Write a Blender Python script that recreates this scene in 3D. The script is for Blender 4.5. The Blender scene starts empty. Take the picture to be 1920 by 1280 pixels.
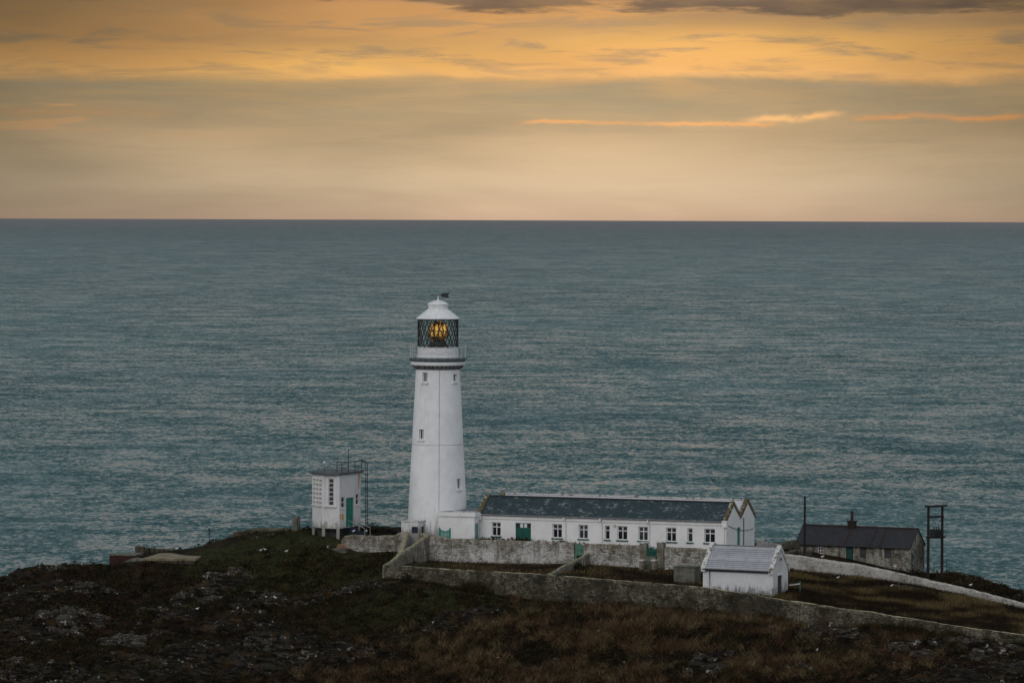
import bpy, bmesh, math, random
import numpy as np
from mathutils import Vector, Matrix, noise as mnoise

random.seed(7); rng = np.random.default_rng(7)
S = bpy.context.scene
COL = bpy.data.collections.new("place"); S.collection.children.link(COL)
R = math.radians

# ---------------------------------------------------------------- camera
F = 8736.0; ZC = 72.1; EYE = 374.0
cam_d = bpy.data.cameras.new("camera"); cam = bpy.data.objects.new("camera", cam_d)
COL.objects.link(cam); S.camera = cam
cam_d.sensor_width = 36; cam_d.lens = 36 * F / 1920; cam_d.clip_start = 1; cam_d.clip_end = 60000
CM = Matrix.Rotation(R(90) - math.atan((640 - EYE) / F), 3, 'X') @ Matrix.Rotation(R(0.21), 3, 'Z')
cam.matrix_world = Matrix.Translation((0, 0, ZC)) @ CM.to_4x4()

def ray(px, py):
    return CM @ Vector(((px - 960) / F, (640 - py) / F, -1.0))
def at(px, py, Y):
    """survey point seen in direction (px,py) at range Y"""
    d = ray(px, py); t = Y / d.y
    return Vector((d.x * t, Y, ZC + d.z * t))
def on_plane(px, py, p, n):
    d = ray(px, py); o = Vector((0, 0, ZC)); t = (Vector(p) - o).dot(n) / d.dot(n)
    return o + d * t

# ---------------------------------------------------------------- nodes
class NT:
    def __init__(s, tree): s.t = tree; s.L = tree.links
    def n(s, typ, **kw):
        nd = s.t.nodes.new(typ)
        ins = kw.pop('i', {})
        for k, v in kw.items(): setattr(nd, k, v)
        for k, v in ins.items(): s.put(nd.inputs[k], v)
        return nd
    def put(s, sock, v):
        if isinstance(v, bpy.types.NodeSocket): s.L.new(v, sock)
        elif v is not None:
            if sock.type == 'RGBA' and len(v) == 3: v = (*v, 1)
            sock.default_value = v
    def m(s, op, a, b=None, c=None, clamp=False):
        nd = s.t.nodes.new('ShaderNodeMath'); nd.operation = op; nd.use_clamp = clamp
        s.put(nd.inputs[0], a)
        if b is not None: s.put(nd.inputs[1], b)
        if c is not None: s.put(nd.inputs[2], c)
        return nd.outputs[0]
    def mix(s, f, a, b, mode='MIX'):
        nd = s.t.nodes.new('ShaderNodeMix'); nd.data_type = 'RGBA'; nd.blend_type = mode
        s.put(nd.inputs[0], f); s.put(nd.inputs[6], a); s.put(nd.inputs[7], b)
        return nd.outputs[2]
    def ramp(s, f, stops, interp='LINEAR'):
        nd = s.t.nodes.new('ShaderNodeValToRGB'); cr = nd.color_ramp; cr.interpolation = interp
        while len(cr.elements) < len(stops): cr.elements.new(0.5)
        for e, (p, c) in zip(cr.elements, stops):
            e.position = p; e.color = (*c, 1) if hasattr(c, '__len__') else (c, c, c, 1)
        s.put(nd.inputs[0], f); return nd.outputs[0]
    def smooth(s, v, a, b):
        nd = s.t.nodes.new('ShaderNodeMapRange'); nd.interpolation_type = 'SMOOTHSTEP'
        s.put(nd.inputs[0], v); nd.inputs[1].default_value = a; nd.inputs[2].default_value = b
        return nd.outputs[0]
    def xyz(s, x, y, z):
        return s.n('ShaderNodeCombineXYZ', i={0: x, 1: y, 2: z}).outputs[0]
    def noise(s, vec, scale, detail=4, rough=0.55, dist=0.0):
        nd = s.n('ShaderNodeTexNoise', i={'Scale': scale, 'Detail': detail, 'Roughness': rough, 'Distortion': dist})
        if vec is not None: s.L.new(vec, nd.inputs['Vector'])
        return nd.outputs['Fac']

def sr(r, g, b):
    f = lambda c: ((c / 255 + .055) / 1.055) ** 2.4 if c > 10 else c / 255 / 12.92
    return (f(r), f(g), f(b))

def new_mat(name):
    m = bpy.data.materials.new(name); m.use_nodes = True
    t = NT(m.node_tree); b = m.node_tree.nodes['Principled BSDF']
    return m, t, b
def coords(t, kind='Object', scale=None):
    v = t.n('ShaderNodeTexCoord').outputs[kind]
    if scale:
        mp = t.n('ShaderNodeMapping', i={'Vector': v}); mp.inputs['Scale'].default_value = scale; v = mp.outputs[0]
    return v
def bump(t, b, h, dist, strength=1.0):
    n = t.n('ShaderNodeBump', i={'Height': h, 'Distance': dist, 'Strength': strength})
    t.L.new(n.outputs[0], b.inputs['Normal'])

def mat(name, c, rough=.7, c2=None, scale=1.0, lo=.45, hi=.6, metallic=0, bd=0.0, stretch=None, detail=6):
    m, t, b = new_mat(name)
    v = coords(t, 'Object', stretch)
    f = t.noise(v, scale, detail, .65)
    if c2 is None: c2 = tuple(x * .8 for x in c)
    col = t.mix(t.smooth(f, lo, hi), c, c2)
    t.put(b.inputs['Base Color'], col); b.inputs['Roughness'].default_value = rough
    b.inputs['Metallic'].default_value = metallic; b.inputs['Specular IOR Level'].default_value = .3
    if bd: bump(t, b, f, bd)
    return m

def whitewash(name, base=(.70, .71, .72), dirt=(.30, .30, .27), amount=.5, foot=None):
    m, t, b = new_mat(name)
    g = coords(t, 'Object')
    big = t.noise(g, .5, 5, .6); fine = t.noise(g, 5, 6, .7)
    st = t.noise(coords(t, 'Object', (3.5, 3.5, .35)), 1.0, 5, .65)
    blot = t.noise(g, 1.8, 8, .75)
    c = t.mix(t.smooth(big, .35, .7), base, tuple(x * .88 for x in base))
    c = t.mix(t.m('MULTIPLY', t.smooth(st, .56, .74), amount * .7), c, dirt)
    c = t.mix(t.m('MULTIPLY', t.smooth(blot, .6, .72), amount * .8), c, tuple(x * .8 for x in dirt))
    if foot:
        fz_ = t.n('ShaderNodeSeparateXYZ', i={0: g}).outputs[2]; up = t.m('ADD', fz_, t.m('ADD', t.m('MULTIPLY', t.m('SUBTRACT', st, .5), foot[1] * 5), t.m('MULTIPLY', t.m('SUBTRACT', blot, .5), foot[1] * 3)))
        c = t.mix(t.m('MULTIPLY', t.m('SUBTRACT', 1.0, t.smooth(up, foot[0], foot[0] + foot[1])), .75), c, dirt)
    t.put(b.inputs['Base Color'], c); b.inputs['Roughness'].default_value = .85
    b.inputs['Specular IOR Level'].default_value = .15
    h = t.m('ADD', t.m('MULTIPLY', big, .4), fine)
    bump(t, b, h, .03)
    return m

def rubble(name, light, mid, dark, w_light=.5, w_dark=.5, scale=1.0, top=(.25, .23, .15), grad=False):
    """weathered, half whitewashed field-stone wall with lichen"""
    m, t, b = new_mat(name)
    g = coords(t, 'Object')
    a = t.noise(g, .33 * scale, 5, .6, .4); c_ = t.noise(g, 1.1 * scale, 12, .82, .8); d = t.noise(g, 7 * scale, 4, .7)
    st = t.noise(coords(t, 'Object', (1.5, 1.5, .28)), 1, 8, .75, .3)
    crs = t.noise(coords(t, 'Object', (1.3, 1.3, 4.5)), 1.2, 6, .7, .5)
    c = t.mix(t.smooth(c_, .40, .62), mid, dark)
    # surviving limewash: ragged flakes
    sp = t.noise(g, 2.6 * scale, 12, .9, 1.2)
    wash = t.m('ADD', t.m('MULTIPLY', sp, .5), t.m('ADD', t.m('MULTIPLY', crs, .25), t.m('MULTIPLY', a, .3)))
    if grad:
        zz_ = t.n('ShaderNodeSeparateXYZ', i={0: g}).outputs[2]
        wash = t.m('SUBTRACT', wash, t.m('MULTIPLY', t.smooth(zz_, -2.6, .2), .045))
    c = t.mix(t.smooth(wash, .545 - .1 * w_light, .64 - .1 * w_light), c, light)
    dk = t.m('ADD', t.m('MULTIPLY', st, .55), t.m('ADD', t.m('MULTIPLY', a, .25), t.m('MULTIPLY', sp, .2)))
    if grad: dk = t.m('ADD', dk, t.m('MULTIPLY', t.smooth(zz_, -2.2, .1), .05))
    c = t.mix(t.m('MULTIPLY', t.smooth(dk, .57 - .1 * w_dark, .68 - .1 * w_dark), .85), c, t.mix(d, dark, tuple(x * 2.0 for x in dark)))
    c = t.mix(t.m('MULTIPLY', t.smooth(d, .58, .68), .55), c, tuple(x * .45 for x in dark))
    nz = t.n('ShaderNodeSeparateXYZ', i={0: t.n('ShaderNodeNewGeometry').outputs['True Normal']}).outputs[2]
    c = t.mix(t.m('MULTIPLY', t.smooth(nz, .35, .8), .85), c, t.mix(t.smooth(t.noise(g, 2.5, 5, .7), .46, .6), top, tuple(x * .45 for x in top)))
    t.put(b.inputs['Base Color'], c); b.inputs['Roughness'].default_value = .95
    b.inputs['Specular IOR Level'].default_value = .1
    bump(t, b, t.m('ADD', t.m('ADD', c_, t.m('MULTIPLY', d, .4)), t.m('MULTIPLY', crs, .6)), .12)
    return m

def slate(name, c1, c2, fleck, fl=.5, zk=1.85, rust=None):
    m, t, b = new_mat(name)
    g = t.n('ShaderNodeSeparateXYZ', i={0: coords(t, 'Object')})
    x, z = g.outputs[0], t.m('MULTIPLY', g.outputs[2], zk)
    v = t.xyz(x, z, 0)
    br = t.n('ShaderNodeTexBrick', offset=.5, i={'Vector': v, 'Scale': 1.0, 'Mortar Size': .015, 'Brick Width': .38, 'Row Height': .26,
             'Color1': (0, 0, 0), 'Color2': (1, 1, 1), 'Mortar': (.2, .2, .2), 'Mortar Smooth': .2, 'Bias': 0.0})
    rnd = br.outputs['Color']
    n1 = t.noise(v, .7, 4, .6); n2 = t.noise(t.xyz(t.m('MULTIPLY', x, 1.2), t.m('MULTIPLY', z, 3.4), 0), 1.6, 5, .7)
    c = t.mix(rnd, c1, c2)
    c = t.mix(t.m('MULTIPLY', t.smooth(t.m('ADD', t.m('MULTIPLY', n2, .65), t.m('MULTIPLY', n1, .35)), .53, .62), fl), c, fleck)
    if rust: c = t.mix(t.smooth(t.noise(v, .5, 6, .7), .6, .75), c, rust)
    c = t.mix(t.m('MULTIPLY', br.outputs['Fac'], .8), c, tuple(q * .35 for q in c1))
    t.put(b.inputs['Base Color'], c); b.inputs['Roughness'].default_value = .6
    b.inputs['Specular IOR Level'].default_value = .25
    bump(t, b, t.m('SUBTRACT', t.m('MULTIPLY', rnd, .4), br.outputs['Fac']), .03)
    return m

def glass_dark(name, c=(.012, .014, .018)):
    m, t, b = new_mat(name)
    t.put(b.inputs['Base Color'], c); b.inputs['Roughness'].default_value = .08
    b.inputs['Specular IOR Level'].default_value = .35
    f = t.noise(coords(t), 2.5, 2); bump(t, b, f, .01)
    return m

def sheet_mat():
    m, t, b = new_mat('cement_sheet'); g = coords(t); s_ = t.n('ShaderNodeSeparateXYZ', i={0: g})
    # cement sheets: darker just below each lap and at the joints between sheets
    lap = t.m('FRACT', t.m('MULTIPLY', t.m('SUBTRACT', s_.outputs[1], -.25), 12 / 2.4)); n = t.noise(g, 1.5, 6, .7)
    jn = t.m('FRACT', t.m('ADD', t.m('MULTIPLY', s_.outputs[0], .62), t.m('MULTIPLY', t.m('FLOOR', t.m('MULTIPLY', s_.outputs[1], 1.3)), .31)))
    c = t.mix(t.smooth(n, .4, .65), (.47, .475, .50), (.37, .38, .40))
    c = t.mix(t.m('MULTIPLY', t.smooth(lap, .55, .95), .7), c, (.13, .13, .15))
    c = t.mix(t.m('MULTIPLY', t.m('SUBTRACT', 1.0, t.smooth(jn, .0, .03)), .7), c, (.14, .14, .15))
    t.put(b.inputs['Base Color'], c); b.inputs['Roughness'].default_value = .75; return m
M = {}
M['tower_white'] = whitewash('tower_white', (.74, .74, .735), (.33, .325, .30), .36, foot=(1.0, 2.2))
M['white'] = whitewash('painted_render', (.72, .71, .69), (.36, .345, .31), .42)
M['white_dirty'] = whitewash('stained_render', (.60, .59, .58), (.15, .14, .11), .70, foot=(.9, .9))
M['trim'] = mat('white_trim', (.68, .68, .69), .5, (.56, .55, .53), 3)
M['gallery'] = mat('gallery_grey', (.13, .155, .16), .6, (.09, .105, .11), 2)
M['corbel'] = mat('corbel_dark', (.20, .205, .20), .8, (.09, .09, .085), 3)
M['seam'] = mat('weathered_seam', (.38, .375, .36), .8, (.2, .19, .17), 2.5)
M['black_metal'] = mat('black_metal', (.02, .022, .024), .5, (.03, .028, .025), 5)
M['grey_metal'] = mat('grey_metal', (.16, .17, .17), .45, (.10, .10, .10), 5, metallic=.3)
M['lattice'] = mat('lattice_metal', (.030, .035, .037), .4, (.02, .023, .024), 5, metallic=.3)
M['rail_white'] = mat('rail_paint', (.55, .56, .57), .5, (.38, .37, .35), 6)
M['green'] = mat('green_paint', (.003, .085, .062), .45, (.002, .06, .045), 3, bd=.004)
M['teal'] = mat('teal_paint', (.02, .22, .17), .5, (.015, .15, .12), 3)
M['pale_green'] = mat('pale_green_paint', (.10, .24, .17), .6, (.06, .15, .11), 4)
M['teal_grey'] = mat('teal_grey_paint', (.13, .30, .28), .6, (.10, .22, .2), 4)
M['glass'] = glass_dark('window_glass')
M['glass_reflect'] = glass_dark('window_glass_reflecting', (.035, .037, .042))  # lighter panes: brighter reflection put into the glass colour
M['slate'] = slate('slate_roof', (.020, .037, .043), (.032, .050, .057), (.27, .29, .29), .85)
M['slate_dark'] = slate('old_slate_roof', (.020, .020, .024), (.030, .029, .034), (.065, .06, .055), .45, rust=(.05, .028, .018))
M['pale_roof'] = slate('pale_slate_roof', (.50, .49, .52), (.56, .55, .57), (.4, .4, .42), .4)  # pale grey slate for the front slope of the rear roof
M['lichen_cope'] = mat('lichen_coping', (.085, .065, .032), .95, (.36, .33, .27), 2.4, .52, .62, bd=.05)
M['pale_cope'] = mat('pale_coping', (.50, .49, .47), .95, (.12, .105, .07), 2.4, .5, .62, bd=.05)
M['lead'] = mat('lead_sheet', (.10, .11, .12), .6, (.16, .17, .18), .8)
M['garden_wall'] = rubble('garden_wall_stone', (.50, .485, .46), (.20, .185, .145), (.060, .048, .030), .78, .50, top=(.30, .26, .16), grad=True)
M['boundary_wall'] = rubble('boundary_wall_stone', (.22, .20, .15), (.060, .052, .036), (.016, .014, .009), .3, .62, .8, top=(.58, .51, .33))
M['cream_wall'] = rubble('roadside_wall_stone', (.44, .42, .39), (.33, .315, .28), (.10, .09, .065), .75, .25, .7, top=(.60, .55, .46))
M['dark_wall'] = rubble('dark_wall_stone', (.16, .15, .12), (.08, .07, .05), (.03, .028, .02), .3, .5, top=(.14, .12, .07))
M['cottage_wall'] = rubble('cottage_stone', (.34, .32, .26), (.11, .10, .08), (.016, .014, .011), .62, .75, .9)
M['concrete'] = mat('old_concrete', (.13, .125, .10), .95, (.055, .055, .042), 1.1, .4, .65, bd=.03)
M['slab'] = mat('slab_concrete', (.21, .165, .11), .95, (.12, .095, .06), .7, .4, .65, bd=.02)
M['red_brown'] = mat('red_brown_paint', (.040, .011, .008), .9, (.024, .010, .008), 1.5)
M['wood_dark'] = mat('tarred_wood', (.012, .009, .008), .9, (.024, .016, .012), 3, stretch=(6, 6, .6))
M['wood_pale'] = mat('sawn_wood', (.24, .15, .09), .8, (.12, .08, .05), 2)
M['board'] = mat('grey_board', (.05, .05, .047), .9, (.03, .03, .03), 1.5)
M['brick'] = mat('chimney_brick', (.026, .017, .014), .9, (.016, .012, .011), 3, bd=.02)
M['rust'] = mat('rust', (.045, .022, .013), .9, (.024, .015, .011), 3)
M['rust_stain'] = mat('rust_stain', (.42, .20, .07), .9, (.5, .4, .3), 4)
M['asbestos'] = sheet_mat()
M['yellow'] = mat('yellow_sign', (.55, .27, .02), .6, (.45, .22, .02), 6)
M['navy'] = mat('navy_paint', (.012, .018, .04), .6)
M['gull_white'] = mat('gull_white', (.6, .6, .6), .8)
M['gull_grey'] = mat('gull_grey', (.22, .24, .26), .8)
M['beak'] = mat('beak_yellow', (.5, .3, .03), .6)
M['cable'] = mat('cable', (.02, .02, .02), .6)

# ---------------------------------------------------------------- mesh builder
class MB:
    def __init__(s): s.v = []; s.f = []
    def poly(s, pts):
        k = len(s.v); s.v += [tuple(p) for p in pts]; s.f.append(tuple(range(k, k + len(pts))))
    def hexa(s, p):
        k = len(s.v); s.v += [tuple(q) for q in p]
        s.f += [tuple(k + i for i in q) for q in ((0, 3, 2, 1), (4, 5, 6, 7), (0, 1, 5, 4), (1, 2, 6, 5), (2, 3, 7, 6), (3, 0, 4, 7))]
        return s
    def box(s, x0, x1, y0, y1, z0, z1):
        return s.hexa([(x0, y0, z0), (x1, y0, z0), (x1, y1, z0), (x0, y1, z0), (x0, y0, z1), (x1, y0, z1), (x1, y1, z1), (x0, y1, z1)])
    def bar(s, a, b, w, h, up=(0, 0, 1)):
        a = Vector(a); b = Vector(b); d = (b - a).normalized(); u = Vector(up)
        if abs(d.dot(u)) > .98: u = Vector((0, 1, 0))
        r = d.cross(u).normalized() * w / 2; u = r.cross(d).normalized() * h / 2
        return s.hexa([a - r - u, a + r - u, a + r + u, a - r + u, b - r - u, b + r - u, b + r + u, b - r + u])
    def tube(s, pts, rad, n=8, cap=True):
        pts = [Vector(p) for p in pts]
        if not hasattr(rad, '__len__'): rad = [rad] * len(pts)
        rings = []
        ref = None
        for i, p in enumerate(pts):
            d = (pts[min(i + 1, len(pts) - 1)] - pts[max(i - 1, 0)]).normalized()
            if ref is None: ref = Vector((0, 0, 1)) if abs(d.z) < .9 else Vector((1, 0, 0))
            x = d.cross(ref).normalized(); y = x.cross(d).normalized()
            k = len(s.v)
            for j in range(n):
                a = 2 * math.pi * j / n
                s.v.append(tuple(p + (x * math.cos(a) + y * math.sin(a)) * rad[i]))
            rings.append(k)
        for q in range(len(rings) - 1):
            a, b = rings[q], rings[q + 1]
            for j in range(n):
                s.f.append((a + j, b + j, b + (j + 1) % n, a + (j + 1) % n))
        if cap:
            s.f.append(tuple(rings[0] + j for j in range(n)))
            s.f.append(tuple(rings[-1] + n - 1 - j for j in range(n)))
        return s
    def lathe(s, prof, n=64, c=(0, 0), cap=True):
        k0 = len(s.v)
        for r, z in prof:
            for j in range(n):
                a = 2 * math.pi * j / n; s.v.append((c[0] + r * math.cos(a), c[1] + r * math.sin(a), z))
        for q in range(len(prof) - 1):
            for j in range(n):
                a = k0 + q * n; b = a + n
                s.f.append((a + j, a + (j + 1) % n, b + (j + 1) % n, b + j))
        if cap:
            s.f.append(tuple(k0 + n - 1 - j for j in range(n)))
            s.f.append(tuple(k0 + (len(prof) - 1) * n + j for j in range(n)))
        return s
    def prism(s, poly, z0, z1):
        n = len(poly); k = len(s.v)
        s.v += [(p[0], p[1], z0) for p in poly] + [(p[0], p[1], z1) for p in poly]
        s.f.append(tuple(k + n - 1 - i for i in range(n))); s.f.append(tuple(k + n + i for i in range(n)))
        for i in range(n): s.f.append((k + i, k + (i + 1) % n, k + n + (i + 1) % n, k + n + i))
        return s
    def build(s, name, m, parent=None, smooth=False, bevel=0, fixn=False):
        me = bpy.data.meshes.new(name); me.from_pydata(s.v, [], s.f); me.update()
        if fixn:
            q = bmesh.new(); q.from_mesh(me); bmesh.ops.recalc_face_normals(q, faces=q.faces); q.to_mesh(me); q.free()
        if m: me.materials.append(m)
        if smooth:
            me.polygons.foreach_set('use_smooth', [True] * len(me.polygons))
            if hasattr(me, 'set_sharp_from_angle'): me.set_sharp_from_angle(angle=R(35))
        o = bpy.data.objects.new(name, me); COL.objects.link(o)
        if parent: o.parent = parent
        if bevel:
            b = o.modifiers.new('bevel', 'BEVEL'); b.width = bevel; b.segments = 2; b.limit_method = 'ANGLE'
        return o

def tag(o, label=None, cat=None, group=None, kind=None):
    if label: o['label'] = label
    if cat: o['category'] = cat
    if group: o['group'] = group
    if kind: o['kind'] = kind
    return o
def thing(name, label, cat, loc=(0, 0, 0), rz=0, group=None):
    o = bpy.data.objects.new(name, None); COL.objects.link(o); o.empty_display_size = .3
    o.location = loc; o.rotation_euler = (0, 0, rz)
    return tag(o, label, cat, group)
def kids(o): return [c for c in COL.objects if c.parent is o]
def dup(o, loc=None, rz=None, label=None, scale=None, parent=None):
    c = o.copy(); COL.objects.link(c)
    if parent: c.parent = parent
    for k in kids(o): dup(k, parent=c)
    if loc is not None: c.location = loc
    if rz is not None: c.rotation_euler = (0, 0, rz)
    if label: c['label'] = label
    if scale: c.scale = (scale,) * 3
    return c

# wall panel with real openings; frame given by origin o, unit x-direction u, outward normal n
def panel(mb, o, u, n, L, z0, z1, ops, depth=.22):
    o = Vector(o); u = Vector(u); n = Vector(n)
    xs = sorted({0, L, *[a for q in ops for a in q[:2]]}); zs = sorted({z0, z1, *[a for q in ops for a in q[2:4]]})
    P = lambda x, z, d=0: o + u * x + Vector((0, 0, z)) - n * d
    for i in range(len(xs) - 1):
        for j in range(len(zs) - 1):
            cx = (xs[i] + xs[i + 1]) / 2; cz = (zs[j] + zs[j + 1]) / 2
            if any(q[0] < cx < q[1] and q[2] < cz < q[3] for q in ops): continue
            mb.poly([P(xs[i], zs[j]), P(xs[i + 1], zs[j]), P(xs[i + 1], zs[j + 1]), P(xs[i], zs[j + 1])])
    for a, b, c, d in [q[:4] for q in ops]:
        mb.poly([P(a, c), P(a, d), P(a, d, depth), P(a, c, depth)]); mb.poly([P(b, d), P(b, c), P(b, c, depth), P(b, d, depth)])
        mb.poly([P(a, d), P(b, d), P(b, d, depth), P(a, d, depth)]); mb.poly([P(b, c), P(a, c), P(a, c, depth), P(b, c, depth)])

def window(parent, o, u, n, q, depth=.22, cols=2, rows=(.66,), sill=None, frame_m=None, fw=.07, pane_m=None):
    """white casement: frame > pane, sill"""
    o = Vector(o); u = Vector(u); n = Vector(n); a, b, c, d = q
    P = lambda x, z, dd=0: o + u * x + Vector((0, 0, z)) - n * dd
    fr = MB(); D = depth - .07
    def rb(x0, x1, z0, z1, d0=D, d1=depth + .02):
        fr.hexa([P(x0, z0, d0), P(x1, z0, d0), P(x1, z0, d1), P(x0, z0, d1), P(x0, z1, d0), P(x1, z1, d0), P(x1, z1, d1), P(x0, z1, d1)])
    rb(a - .01, a + fw, c, d); rb(b - fw, b + .01, c, d); rb(a + fw, b - fw, c, c + fw); rb(a + fw, b - fw, d - fw, d)
    for k in range(1, cols):
        x = a + (b - a) * k / cols; rb(x - fw / 2, x + fw / 2, c + fw, d - fw, D + .003)
    for r in rows:
        z = c + (d - c) * r; rb(a + fw, b - fw, z - fw / 2, z + fw / 2, D + .006)
    f = fr.build('window', frame_m or M['trim'], parent)
    pm = MB(); pm.hexa([P(a, c, depth - .01), P(b, c, depth - .01), P(b, c, depth + .03), P(a, c, depth + .03), P(a, d, depth - .01), P(b, d, depth - .01), P(b, d, depth + .03), P(a, d, depth + .03)])
    pm.build('pane', pane_m or random.choice([M['glass'], M['glass'], M['glass_reflect']]), f)
    if sill:
        sm = MB(); e = .12
        sm.hexa([P(a - e, c - .15, -.10), P(b + e, c - .15, -.10), P(b + e, c - .15, .02), P(a - e, c - .15, .02), P(a - e, c - .002, -.10), P(b + e, c - .002, -.10), P(b + e, c - .002, .02), P(a - e, c - .002, .02)])
        sm.build('sill', sill, f)
    return f

def door(parent, o, u, n, q, m, depth=.15, boards=True, handle=True):
    o = Vector(o); u = Vector(u); n = Vector(n); a, b, c, d = q
    P = lambda x, z, dd=0: o + u * x + Vector((0, 0, z)) - n * dd
    mb = MB(); k = max(3, int((b - a) / .16)) if boards else 1
    for i in range(k):
        x0 = a + (b - a) * i / k + .006; x1 = a + (b - a) * (i + 1) / k - .006
        mb.hexa([P(x0, c, depth), P(x1, c, depth), P(x1, c, depth + .05), P(x0, c, depth + .05), P(x0, d, depth), P(x1, d, depth), P(x1, d, depth + .05), P(x0, d, depth + .05)])
    mb.hexa([P(a, c, depth + .02), P(b, c, depth + .02), P(b, c, depth + .07), P(a, c, depth + .07), P(a, d, depth + .02), P(b, d, depth + .02), P(b, d, depth + .07), P(a, d, depth + .07)])
    o_ = mb.build('door', m, parent)
    if handle:
        h = MB(); h.bar(P(b - .15, c + .95, depth - .04), P(b - .15, c + 1.1, depth - .04), .03, .05); h.build('handle', M['black_metal'], o_)
    return o_

# ---------------------------------------------------------------- terrain
def vnoise(x, y, seed):
    r = np.random.default_rng(seed); T = r.random((256, 256))
    xi = np.floor(x).astype(int); yi = np.floor(y).astype(int); fx = x - xi; fy = y - yi
    fx = fx * fx * (3 - 2 * fx); fy = fy * fy * (3 - 2 * fy)
    g = lambda a, b: T[a % 256, b % 256]
    return (g(xi, yi) * (1 - fx) + g(xi + 1, yi) * fx) * (1 - fy) + (g(xi, yi + 1) * (1 - fx) + g(xi + 1, yi + 1) * fx) * fy
def fbm(x, y, seed, octv=5, gain=.5, ridged=False):
    s = 0; a = 1; tot = 0
    for k in range(octv):
        v = vnoise(x * 2 ** k, y * 2 ** k, seed + k)
        if ridged: v = 1 - abs(2 * v - 1)
        s = s + a * v; tot += a; a *= gain
    return s / tot

class Field:
    def __init__(s, pts, c=5.0, reg=.02):
        P = np.array(pts, float); s.P = P[:, :2]; n = len(P)
        D = np.sqrt(((s.P[:, None] - s.P[None]) ** 2).sum(-1) + c * c)
        A = np.zeros((n + 3, n + 3)); A[:n, :n] = -D - 0; A[:n, :n] -= reg * np.eye(n) * -1
        A[:n, n] = 1; A[:n, n + 1:] = s.P; A[n, :n] = 1; A[n + 1:, :n] = s.P.T
        s.w = np.linalg.solve(A, np.concatenate([P[:, 2], [0, 0, 0]])); s.c = c
    def __call__(s, x, y):
        x = np.asarray(x, float); y = np.asarray(y, float)
        z = s.w[-3] + s.w[-2] * x + s.w[-1] * y
        for (a, b), w in zip(s.P, s.w):
            z = z - w * np.sqrt((x - a) ** 2 + (y - b) ** 2 + s.c ** 2)
        return z

A_pts = [tuple(at(*p)) for p in [
    (0, 1104, 548), (60, 1082, 556), (180, 1078, 560), (270, 1040, 566), (390, 1020, 568), (435, 1005, 568), (550, 994, 568),
    (620, 1004, 560), (700, 987, 573), (750, 990, 572), (640, 1012, 556), (700, 1040, 549),
    (722, 1085, 537), (800, 1094, 534), (870, 1104, 532), (950, 1115, 530), (1030, 1122, 528), (1150, 1132, 524), (1300, 1148, 519), (1450, 1158, 515),
    (1600, 1170, 510), (1700, 1182, 507), (1920, 1208, 502), (2100, 1235, 498),
    (240, 1120, 545), (240, 1180, 525), (480, 1060, 552), (480, 1140, 530), (640, 1100, 540), (100, 1150, 530), (700, 1180, 521),
    (0, 1280, 500), (480, 1280, 500), (960, 1280, 497), (1440, 1280, 491), (1920, 1280, 486), (1200, 1200, 509), (1650, 1230, 499), (900, 1200, 512),
    (1500, 1050, 549), (1540, 1052, 556), (1610, 1062, 552), (1640, 1060, 559), (1708, 1070, 557), (1765, 1085, 542), (1800, 1077, 556), (1850, 1094, 550), (1920, 1113, 545), (1920, 1130, 526.5),
    (2050, 1150, 538), (2100, 1178, 520), (1475, 1040, 551), (1860, 1116, 530)]]
def wp(px, Y, z): return ((px - 960) / F * Y, Y, z)
A_pts += [tuple(at(*p)) for p in [(205, 1064, 559), (250, 1054, 558), (268, 1050, 555.5), (366, 1050, 555), (330, 1056, 553), (590, 1004, 557), (607, 1006, 555), (634, 1006.5, 554.3), (560, 1002, 559), (655, 1034, 552.6), (700, 1033, 551.8), (742, 1034, 551)]]
A_pts += [wp(*p) for p in [
    (820, 560, 31), (820, 578, 31), (1000, 570, 31), (850, 553, 31), (1000, 550, 31), (1150, 548, 31), (1330, 544.5, 30.9), (1250, 562, 31), (1400, 570, 30.2), (1440, 556, 30.0),
    (1460, 575, 29), (1600, 582, 26), (1750, 575, 24), (1100, 580, 30),
    (0, 585, 14), (180, 590, 14), (390, 592, 18), (550, 592, 20), (750, 594, 20), (950, 600, 16), (1200, 600, 15), (1450, 598, 12), (1700, 596, 8), (1900, 575, 10), (2100, 565, 8),
    (0, 608, -6), (400, 612, -6), (800, 615, -6), (1200, 618, -6), (1600, 615, -6), (2000, 600, -6),
    (0, 470, 12), (480, 470, 12), (960, 468, 13), (1440, 465, 13), (1920, 462, 13),
    (0, 435, -4), (480, 435, -4), (960, 433, -4), (1440, 430, -4), (1920, 430, -4),
    (-200, 540, 22), (-200, 500, 15), (-420, 540, 7), (-420, 500, 5), (-600, 560, -6), (-600, 500, -6), (-600, 450, -6), (-200, 590, 4),
    (2300, 510, 20), (2300, 540, 16), (2550, 500, 6), (2550, 540, 4), (2750, 500, -6), (2750, 550, -6), (2750, 450, -6)]]
fA = Field(A_pts)
FRONT = [(722, 1059, 538), (800, 1064, 535.7), (900, 1069, 532.7), (1030, 1077, 529), (1180, 1089, 524.7), (1318, 1100, 520.5), (1385, 1110, 518.2), (1450, 1121, 515.5),
         (1520, 1131, 513.3), (1600, 1142, 511), (1680, 1154, 509), (1780, 1171, 506), (1920, 1189, 503), (2100, 1214, 499), (2250, 1240, 496)]
SIDE = [(722, 1058, 538), (733, 1053, 539.5), (742, 1044, 541), (770, 1024, 545), (793, 1009, 548.5), (803, 1002, 549.8)]
REAR = [(803, 1002, 549.8), (825, 1004, 549.0), (845, 1009, 548.2), (950, 1012, 545.6), (1078, 1017, 542.4)]
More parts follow.
